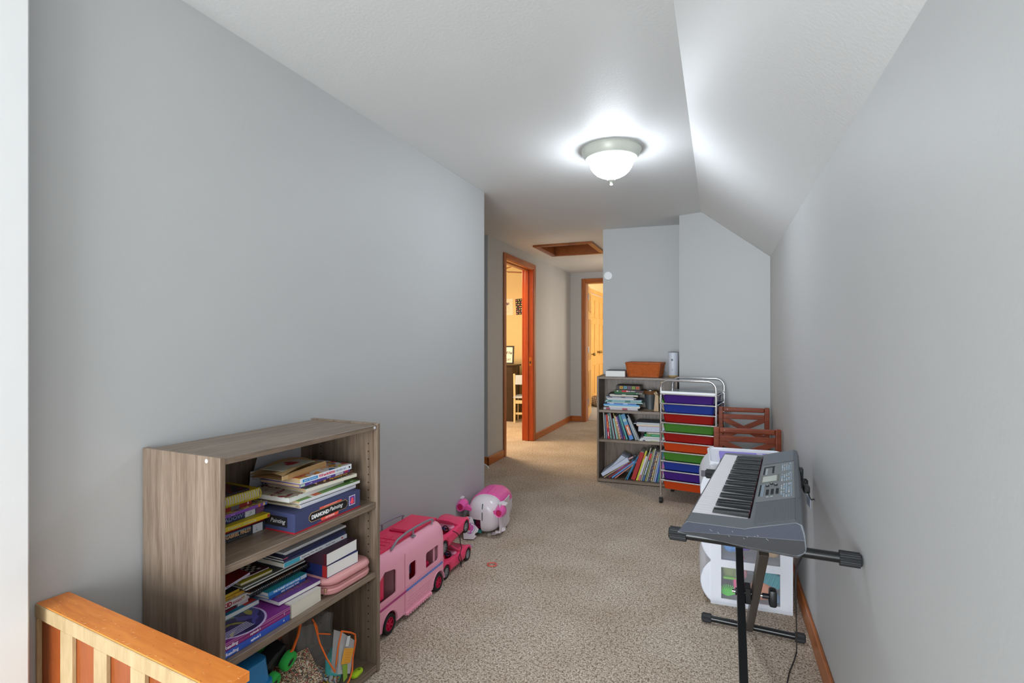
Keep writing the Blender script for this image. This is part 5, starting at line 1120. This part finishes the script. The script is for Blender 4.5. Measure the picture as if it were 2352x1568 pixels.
# ---------------------------------------------------------------- toy convertibles
SIL = M('silver_plastic', (170, 172, 178), .3, .5); TINT = M('rose_clear_plastic', (232, 120, 160), .15, alpha=.55)
def car(name, label, mtx):
    r = thing(name, label, 'toy car', mtx, 'pink toy convertibles stacked by the wall')
    L_ = .395; Wc = .165
    st_ = [ # y, halfwidth, z low, z shoulder, z deck
     (.0, .050, .040, .055, .058), (.012, .066, .030, .070, .074), (.05, .078, .022, .080, .088), (.10, .081, .018, .082, .092), (.15, .078, .016, .074, .080), (.21, .078, .016, .070, .074), (.26, .080, .018, .074, .076),
     (.31, .082, .022, .080, .078), (.35, .078, .026, .072, .068), (.38, .066, .030, .058, .054), (L_, .050, .034, .048, .046)]
    rings = []
    for y, hw, zl, zs, zd in st_:
        rings.append([(-Wc/2+x, y, z) for x, z in ((hw*.86, zl), (hw*.97, zl+.008), (hw, (zl+zs)/2), (hw*.97, zs-.004), (hw*.86, zs+.002), (hw*.5, zd), (0, zd+.001), (-hw*.5, zd), (-hw*.86, zs+.002), (-hw*.97, zs-.004), (-hw, (zl+zs)/2), (-hw*.97, zl+.008), (-hw*.86, zl))])
    body = MB().loft(rings).build('car_body', M('car_pink', (240, 66, 112), .25), r, True, 50)
    cs = [MB().loft([[(x, y, .034) for x, y in rrect(-Wc/2-.052, -Wc/2+.052, .10, .225, .018, 4)], [(x, y, .13) for x, y in rrect(-Wc/2-.064, -Wc/2+.064, .085, .245, .02, 4)]]).build('cut', PINK)]
    for y in (.075, .315): cs.append(MB().cyl((-.025, y, .034), (.05, y, .034), .0375, 28).build('cut', PINK)); cs.append(MB().cyl((-Wc-.05, y, .034), (-Wc+.025, y, .034), .0375, 28).build('cut', PINK))
    for c_ in cs: c_.parent = r
    bpy.context.view_layer.update(); bake(body, cs)
    for y in (.075, .315):
        wheel(r, -.014, y, .0335, .0335, .020, RUBBER, SIL, 8); wheel(r, -Wc+.014, y, .0335, .0335, .020, RUBBER, SIL, 8, -1)
    b = MB(); b.loft([[(-Wc/2+.062, .245, .074), (-Wc/2-.062, .245, .074), (-Wc/2-.062, .248, .076), (-Wc/2+.062, .248, .076)], [(-Wc/2+.050, .185, .118), (-Wc/2-.050, .185, .118), (-Wc/2-.050, .188, .120), (-Wc/2+.050, .188, .120)]]); b.build('windscreen', TINT, r)
    b = MB(); b.tube([(-Wc/2+.064, .248, .075), (-Wc/2+.051, .186, .120), (-Wc/2-.051, .186, .120), (-Wc/2-.064, .248, .075)], .0028, 7); b.build('windscreen_frame', M('car_pink'), r, True)
    bx('dashboard', -Wc/2-.058, -Wc/2+.058, .195, .228, .055, .082, M('pale_rose', (232, 150, 182), .3), r, .008, 3); bx('printed_label', -Wc/2-.004, -Wc/2+.018, .1935, .195, .062, .078, C(80, 140, 206), r)
    b = MB(); b.tube([(-Wc/2+.028+.016*math.cos(t*PI/6), .180, .078+.016*math.sin(t*PI/6)) for t in range(12)], .0028, 7, 0, True); b.cyl((-Wc/2+.028, .18, .078), (-Wc/2+.028, .2, .07), .004, 8); b.build('steering_wheel', BLACK, r, True)
    for sx in (-.03, .03): bx('seat', -Wc/2+sx-.023, -Wc/2+sx+.023, .105, .16, .036, .058, MAG, r, .006, 2); bx('seat_back', -Wc/2+sx-.021, -Wc/2+sx+.021, .095, .110, .05, .105, MAG, r, .006, 2)
    bx('headlamp', -Wc/2-.07, -Wc/2-.045, -.002, .02, .052, .074, M('lilac_clear', (190, 170, 200), .15, alpha=.8), r, .006, 2); bx('headlamp', -Wc/2+.045, -Wc/2+.07, .372, .39, .046, .058, M('lilac_clear'), r, .004, 2)
    bx('door_line', -.003, -.0015, .108, .112, .03, .068, MAG, r); bx('door_panel', -.0045, -.002, .13, .215, .034, .052, M('car_pink'), r, .001)
    return r
c1 = car('toy_car', 'lower pink toy convertible standing on the carpet behind the bus', T(-1.262, 2.24, 0))
c2 = copytree(c1); c2.name = 'toy_car'; c2.matrix_world = T(-1.268, 2.236, .116) @ RX(6.5)
c2['label'] = 'upper pink toy convertible stacked on top of the other one'
b = MB()
b.tube([(-1.258, 2.44+.01*math.sin(t*PI/10*2), .01+.070*t/10) for t in range(11)], .0022, 6); b.tube([(-1.258+.001*t, 2.445-.10*(t/10)**2, .135+.098*t/10-.0) for t in range(11)], .0022, 6)
b.tube([(-1.256, 2.455, .005), (-1.254, 2.45, .05), (-1.256, 2.44, .085), (-1.252, 2.452, .11), (-1.258, 2.445, .14)], .002, 6)
tag(b.build('cord_strap', RUBBER, None, True), 'thin black elastic cord looped over the two stacked toy cars', 'cord')
# ---------------------------------------------------------------- toy plane
r = thing('toy_plane', 'white and pink toy aeroplane body at the end of the left wall', 'toy plane', T(-1.335, 2.885, 0) @ RZ(7) @ Matrix.Diagonal((.92, .86, 1, 1)))
PW = M('toy_white', (226, 216, 222), .25); PP = M('plane_pink', (240, 96, 176), .3)
def sec_(y, s_, zc=.125, hw=.118, hh=.112, n=28, e=2.35, z0=0):
    return [(hw*s_*math.copysign(abs(math.cos(a))**(2/e), math.cos(a)), y, zc+hh*s_*math.copysign(abs(math.sin(a))**(2/e), math.sin(a))) for a in [2*PI*k/n for k in range(n)]]
ys = [(0, .34), (.006, .56), (.018, .74), (.036, .87), (.060, .96), (.09, 1.0), (.36, 1.0)]
body = MB().loft([sec_(y, s_) for y, s_ in ys]).build('fuselage', PW, r, True, 45)
cs = [MB().box(-.075, -.012, -.02, .075, .02, .105).build('cut', PW), MB().box(-.004, .004, -.02, .03, .10, .20).build('cut', PW)]
for c_ in cs: c_.parent = r
bpy.context.view_layer.update(); bake(body, cs)
bx('door_recess', -.075, -.012, .060, .072, .022, .104, C(120, 20, 60), r); bx('cabin_shelf', -.075, -.014, .02, .060, .052, .056, C(150, 30, 80), r); bx('teal_door_frame', -.077, -.066, .010, .060, .022, .105, C(40, 130, 130), r); bx('teal_sill', -.066, -.014, .018, .060, .020, .034, C(60, 150, 146), r)
bx('slot_bracket', -.004, .004, .025, .034, .10, .20, C(40, 130, 130), r); bx('latch', -.006, .006, .002, .030, .150, .168, WHITE, r, .001)
b = MB(); R0, n = 13, 24
def roof(y, s_, g=.006): return [((.118+g)*s_*math.copysign(abs(math.cos(a))**.85, math.cos(a)), y, .125+(.112+g)*s_*abs(math.sin(a))**.85) for a in [PI*(.09+.82*k/n) for k in range(n+1)]]
ro = [(.075+.035, .985), (.13, 1.0), (.30, 1.0), (.35, .985), (.385, .93), (.40, .85)]
outer = [roof(y, s_) for y, s_ in ro]; inn = [roof(y, s_, .0) for y, s_ in ro]
b.loft([o_+i_[::-1] for o_, i_ in zip(outer, inn)])
b.build('roof_shell', PP, r, True, 40)
b = MB()
for a in (PI*.33, PI*.5, PI*.67): b.tube([(.1245*math.cos(a), y, .125+.1185*math.sin(a)**.85) for y in (.112, .2, .30)], .0014, 5)
for a in (PI*.42, PI*.6): 
    for y in (.14, .22): b.cyl((.123*math.cos(a), y, .125+.117*math.sin(a)), (.126*math.cos(a), y, .125+.1205*math.sin(a)), .004, 10)
b.build('roof_ribs', M('plane_deep_pink', (214, 60, 140), .35), r)
for s_ in (-1, 1):
    ex = .150*s_ if s_ < 0 else .118; ey = -.015 if s_ < 0 else -.02; ez = .176 if s_ < 0 else .160
    e = MB(); e.lathe([(.0, .012), (.017, .012), (.019, .0), (.025, -.002), (.027, .004), (.036, .05), (.036, .075), (.026, .105), (.010, .125), (0, .128)], 28, 0, T(ex, ey, ez) @ RX(-90)); 
    tip = (.050*s_, -.004, .150)
    e.loft([[(ex-.02*s_, ey+.03, ez+.012), (ex-.02*s_, ey+.075, ez+.012), (ex-.02*s_, ey+.075, ez-.02), (ex-.02*s_, ey+.03, ez-.02)], [(tip[0], tip[1]+.02, tip[2]+.004), (tip[0], tip[1]+.035, tip[2]+.004), (tip[0], tip[1]+.035, tip[2]-.004), (tip[0], tip[1]+.02, tip[2]-.004)]])
    o = e.build('engine', PP, r, True, 40); MB().cyl((ex, ey-.0005, ez), (ex, ey+.012, ez), .0175, 20).build('engine_bore', C(196, 24, 90), o)
    wl = MB(); cx = ex+(.026*s_ if s_ < 0 else .012); sg = 1
    wl.prism([(-.028, 0), (.024, 0), (.030, .03), (-.012, .05), (-.034, .02)], .006, 0, T(cx, ey+.06, ez+.034) @ RX(10)); wl.box(-.004, .004, .0, .03, -.02, .0, 0, 0, T(cx, ey+.06, ez+.034)); wl.build('winglet', PW, r)
b = MB(); b.box(.118, .124, .00, .26, .035, .205, 0, .002); b.box(.105, .122, .02, .25, .030, .040); 
for k in range(4): b.box(.124, .127, .03+.045*k, .060+.045*k, .06, .17, 0, .001)
b.prism([(.0, .0), (.05, .0), (.05, .022), (.085, .022), (.085, .044), (.118, .044), (.118, .03), (.0, -.012)], .02, 0, T(.03, .06, .012) @ FY)
b.build('side_door', PW, r)
bx('inner_wall', .106, .112, .05, .24, .05, .17, C(206, 120, 150), r)
bx('foot', .03, .055, .02, .05, 0, .02, C(160, 150, 140), r, .002)
b = MB(); b.prism([(-.055, .0), (.012, .004), (.026, .022), (.014, .024), (.016, .034), (.030, .040), (.034, .055), (.0, .075), (-.03, .118), (-.062, .095), (-.070, .04)], .003, 0, T(-.048, -.075, .004) @ RX(-40) @ FY @ Matrix.Diagonal((1.0, 1.28, 1, 1)))
stp = b.build('stair_panel', PW, r)
LM = T(-.048, -.075, .004) @ RX(-40) @ FY
b = MB(); b.tube([(-.022+.029*math.cos(t*PI/16), .070+.034*math.sin(t*PI/16), .0034) for t in range(32)], .0012, 5, 0, True); b.sph((-.014, .072, .0032), 1, 18, 1, (.013, .019, .0006)); b.sph((-.032, .092, .0032), 1, 14, 1, (.012, .008, .0006)); b.sph((-.042, .075, .0032), 1, 14, 1, (.005, .017, .0006)); b.sph((-.016, .046, .0032), 1, 14, 1, (.006, .012, .0006)); b.sph((-.020, .040, .0032), 1, 14, 1, (.012, .0045, .0006))
bmesh.ops.transform(b.bm, matrix=LM, verts=b.bm.verts[:]); b.build('emblem', [C(126, 90, 170), C(206, 96, 180)], r, True)
b = MB(); b.sph((-.150, -.03, .105), 1, 18, 0, (.055, .016, .009)); b.sph((-.105, -.005, .10), 1, 12, 0, (.02, .03, .008)); tag(b.build('wing', PW, r, True), 'white rounded wing tip')
b = MB(); b.prism([(-.105, .07), (-.072, .052), (-.072, .078), (-.080, .102), (-.098, .112), (-.104, .09), (-.122, .078)], .02, 0, T(0, -.035, 0) @ FY, .003); b.build('magenta_hook', HOT, r)
r = MB().tube([(.018*math.cos(t*PI/14), .0165*math.sin(t*PI/14), 0) for t in range(28)], .0024, 8, 0, True).build('bracelet', C(236, 96, 84), None, True); r.location = (-1.119, 2.543, .006); r.scale = (1.35, 1.35, 1)
tag(r, 'small coral rubber ring lying on the carpet', 'ring')
r = thing('plastic_hook', 'small curved white plastic piece on the carpet past the left wall end', 'plastic piece', T(-2.02, 4.42, 0))
MB().tube([(-.06+.10*math.sin(t*.16), .0, .008+.05*math.cos(t*.16)) for t in range(10)], .007, 8).build('curved_piece', WHITE, r, True)
# ================================================================== bedroom behind the side doorway
r = thing('dresser', 'dark brown dresser seen through the side doorway', 'dresser', T(-3.77, 7.20, 0))
DKW = wood('dark_walnut', (40, 28, 20), (66, 48, 34), (1, 1, .2), 20, .3)
bx('carcass', 0, .93, .02, .31, 0, .82, DKW, r, .004); bx('dresser_top', -.02, .95, -.01, .33, .82, .845, DKW, r, .004)
for k in range(4): d_ = bx('drawer', .03, .70, 0, .02, .06+.19*k, .24+.19*k, DKW, r, .004); bx('pull', .32, .42, -.02, .0, .14+.19*k, .155+.19*k, CHROME, d_, .003)
bx('side_fridge', .71, .715, .0, .019, .02, .80, C(90, 84, 80), r)
r = thing('framed_sign', 'black framed white sign with script lettering standing on the dark dresser', 'sign', T(-3.09, 7.28, .855) @ RX(-5))
b = MB(); [b.box(*q_) for q_ in ((0, .235, 0, .02, 0, .018), (0, .235, 0, .02, .252, .27), (0, .018, 0, .02, .018, .252), (.217, .235, 0, .02, .018, .252))]; b.build('frame', BLACK, r)
bx('print', .018, .217, .008, .012, .018, .252, C(236, 232, 224), r)
text('kisses', .085, C(30, 30, 30), r, T(-.005, .0075, .175) @ FY, shear=.3, width=.175); text('ALL DAY', .05, C(60, 60, 60), r, T(.035, .0075, .062) @ FY, width=.155)
b = MB(); b.cyl((.19, .0075, .155), (.19, .008, .155), .011, 14)
for k in range(4): a = R(35+37*k); b.cyl((.19+.019*math.cos(a), .0075, .155+.019*math.sin(a)), (.19+.019*math.cos(a), .008, .155+.019*math.sin(a)), .0052, 10)
b.build('paw_print', BLACK, r)
CREAMW = M('cream_painted_wood', (226, 208, 170), .4)
r = thing('wooden_chair', 'cream painted wooden chair with a white back beside the dark dresser', 'chair', T(-2.79, 7.12, 0) @ RZ(12))
for x in (0, .33): MB().prism([(0, 0), (.03, 0), (.035, .35), (.0, .72), (-.028, .72), (.005, .35)], .028, 0, T(x, 0, 0) @ Mx, .004).build('back_leg', CREAMW, r)
for x in (0, .33): bx('front_leg', x, x+.03, .30, .33, 0, .36, CREAMW, r, .003)
bx('seat', -.005, .365, .0, .35, .36, .385, C(196, 210, 232), r, .006); bx('backrest', .028, .33, -.02, -.002, .56, .70, C(200, 214, 236), r, .006); bx('back_rail', .028, .33, .008, .02, .28, .33, CREAMW, r, .003); bx('stretcher', .03, .33, .012, .03, .12, .15, CREAMW, r, .003)
r = thing('white_shelf_unit', 'narrow white shelf unit behind the cream chair in the bedroom', 'shelf', T(-2.80, 7.52, 0))
bx('side_panel', 0, .015, 0, .16, 0, .93, C(226, 224, 220), r); bx('side_panel', .26, .275, 0, .16, 0, .93, C(226, 224, 220), r)
for z_ in (.25, .56, .83, .918): bx('shelf', .015, .26, 0, .16, z_, z_+.012, C(226, 224, 220), r)
bx('top_cap', -.01, .285, -.005, .165, .93, .945, C(232, 230, 226), r, .002)
b = MB(); b.cyl((.06, .06, .572), (.06, .06, .66), .03, 16); tag(b.build('cup', C(150, 30, 50), None, True), 'dark red cup on the white shelf unit', 'cup').matrix_world = T(-2.80, 7.52, 0)
b = MB(); b.sph((.06, .05, .855), .02, 12, 0, (1.4, 1, .6)); tag(b.build('trinket', C(60, 90, 60), None, True), 'small dark green trinket on the white shelf unit', 'ornament').matrix_world = T(-2.80, 7.52, .002)
r = thing('wall_drawing', 'child drawing with purple scribble taped on the yellow bedroom wall', 'drawing', T(-3.28, 7.717, 1.61)); bx('paper', 0, .25, 0, .002, 0, .26, C(238, 226, 200), r)
b = MB(); b.tube([(.12+.012*math.cos(k*1.9)+.004*k, -.001, .18+.022*math.sin(k*1.9)) for k in range(16)], .003, 5); b.build('purple_scribble', C(96, 30, 100), r)
b = MB(); b.tube([(.15+.035*math.cos(k*.45), -.001, .09+.045*math.sin(k*.45)) for k in range(14)], .0012, 5); b.build('green_outline', C(140, 160, 110), r)
r = thing('wall_poster', 'black sheet with pink and yellow dots taped on the yellow bedroom wall', 'drawing', T(-2.975, 7.717, 1.61) @ RY(-4)); bx('paper', 0, .24, 0, .002, 0, .25, C(34, 26, 24), r)
b = MB(); rr = random.Random(4)
for i in range(6):
    for j in range(7): xx = .02+.038*i+rr.uniform(-.008, .008); b.cyl((xx, -.0015, .02+.035*j), (xx, .0, .02+.035*j), .0095, 8, rr.choice((0, 0, 1, 2)))
b.build('dots', [C(226, 110, 120), C(226, 216, 130), C(236, 190, 190)], r)
r = thing('ceiling_fan', 'wooden bladed ceiling fan seen through the side doorway', 'fan', T(-2.66, 6.30, 2.5) @ RZ(38))
BW_ = wood('fan_blade_wood', (150, 84, 40), (190, 116, 62), (.2, 1, 1), 24, .35)
b = MB(); b.cyl((0, 0, -.30), (0, 0, 0), .014, 12); b.lathe([(0, -.30), (.06, -.30), (.085, -.34), (.085, -.40), (.05, -.42), (0, -.42)], 28); b.build('motor', M('antique_brass', (150, 110, 60), .3, .9), r, True)
for k in range(4):
    bl = MB(); bl.prism([(.10, -.035), (.38, -.052), (.40, -.035), (.405, .03), (.385, .05), (.10, .035)], .008, 0, RZ(90*k) @ T(0, 0, -.40) @ RX(16), .002); bl.build('blade', BW_, r)
MB().lathe([(.07, -.42), (.075, -.435), (.06, -.47), (.03, -.49), (0, -.495)], 24).build('light_bowl', M('amber_glass', (246, 190, 120), .4, emit=.8), r, True)
# far room: plaid pet bed
r = thing('pet_bed', 'plaid round pet bed on the floor beyond the end doorway', 'pet bed', T(-1.93, 9.64, .006))
def plaid():
    m = bpy.data.materials.new('plaid'); m.use_nodes = True; nt = m.node_tree; b = nt.nodes['Principled BSDF']; tc = nt.nodes.new('ShaderNodeTexCoord')
    cur = None
    for d_, sc, cc in (('X', 28, (40, 34, 32)), ('Z', 34, (120, 84, 56))):
        wv = nt.nodes.new('ShaderNodeTexWave'); wv.bands_direction = d_; wv.inputs['Scale'].default_value = sc*.3; nt.links.new(tc.outputs['Object'], wv.inputs['Vector'])
        mx = nt.nodes.new('ShaderNodeMix'); mx.data_type = 'RGBA'; nt.links.new(wv.outputs['Fac'], mx.inputs[0]); mx.inputs[7].default_value = srgb(*cc)
        if cur: nt.links.new(cur, mx.inputs[6])
        else: mx.inputs[6].default_value = srgb(226, 214, 200)
        cur = mx.outputs[2]
    nt.links.new(cur, b.inputs['Base Color']); b.inputs['Roughness'].default_value = .9; return m
MB().tube([(.21*math.cos(t*PI/16), .27*math.sin(t*PI/16), .085+.006*math.sin(t*1.7)) for t in range(32)], .085, 14, 0, True).build('bolster', plaid(), r, True)
MB().sph((0, 0, .05), 1, 24, 0, (.20, .26, .03)).build('cushion', M('dark_cushion', (80, 78, 84), .9, bump=.3), r, True)
st('rug_floor', bx('floor_far_room', -2.25, .7, 7.74, 11.9, .0, .006, M('far_carpet', (176, 172, 170), .95, bump=.8, bscale=120, var=.25, vscale=90)))
bpy.data.objects['rug_floor'].name = 'floor_far_room'
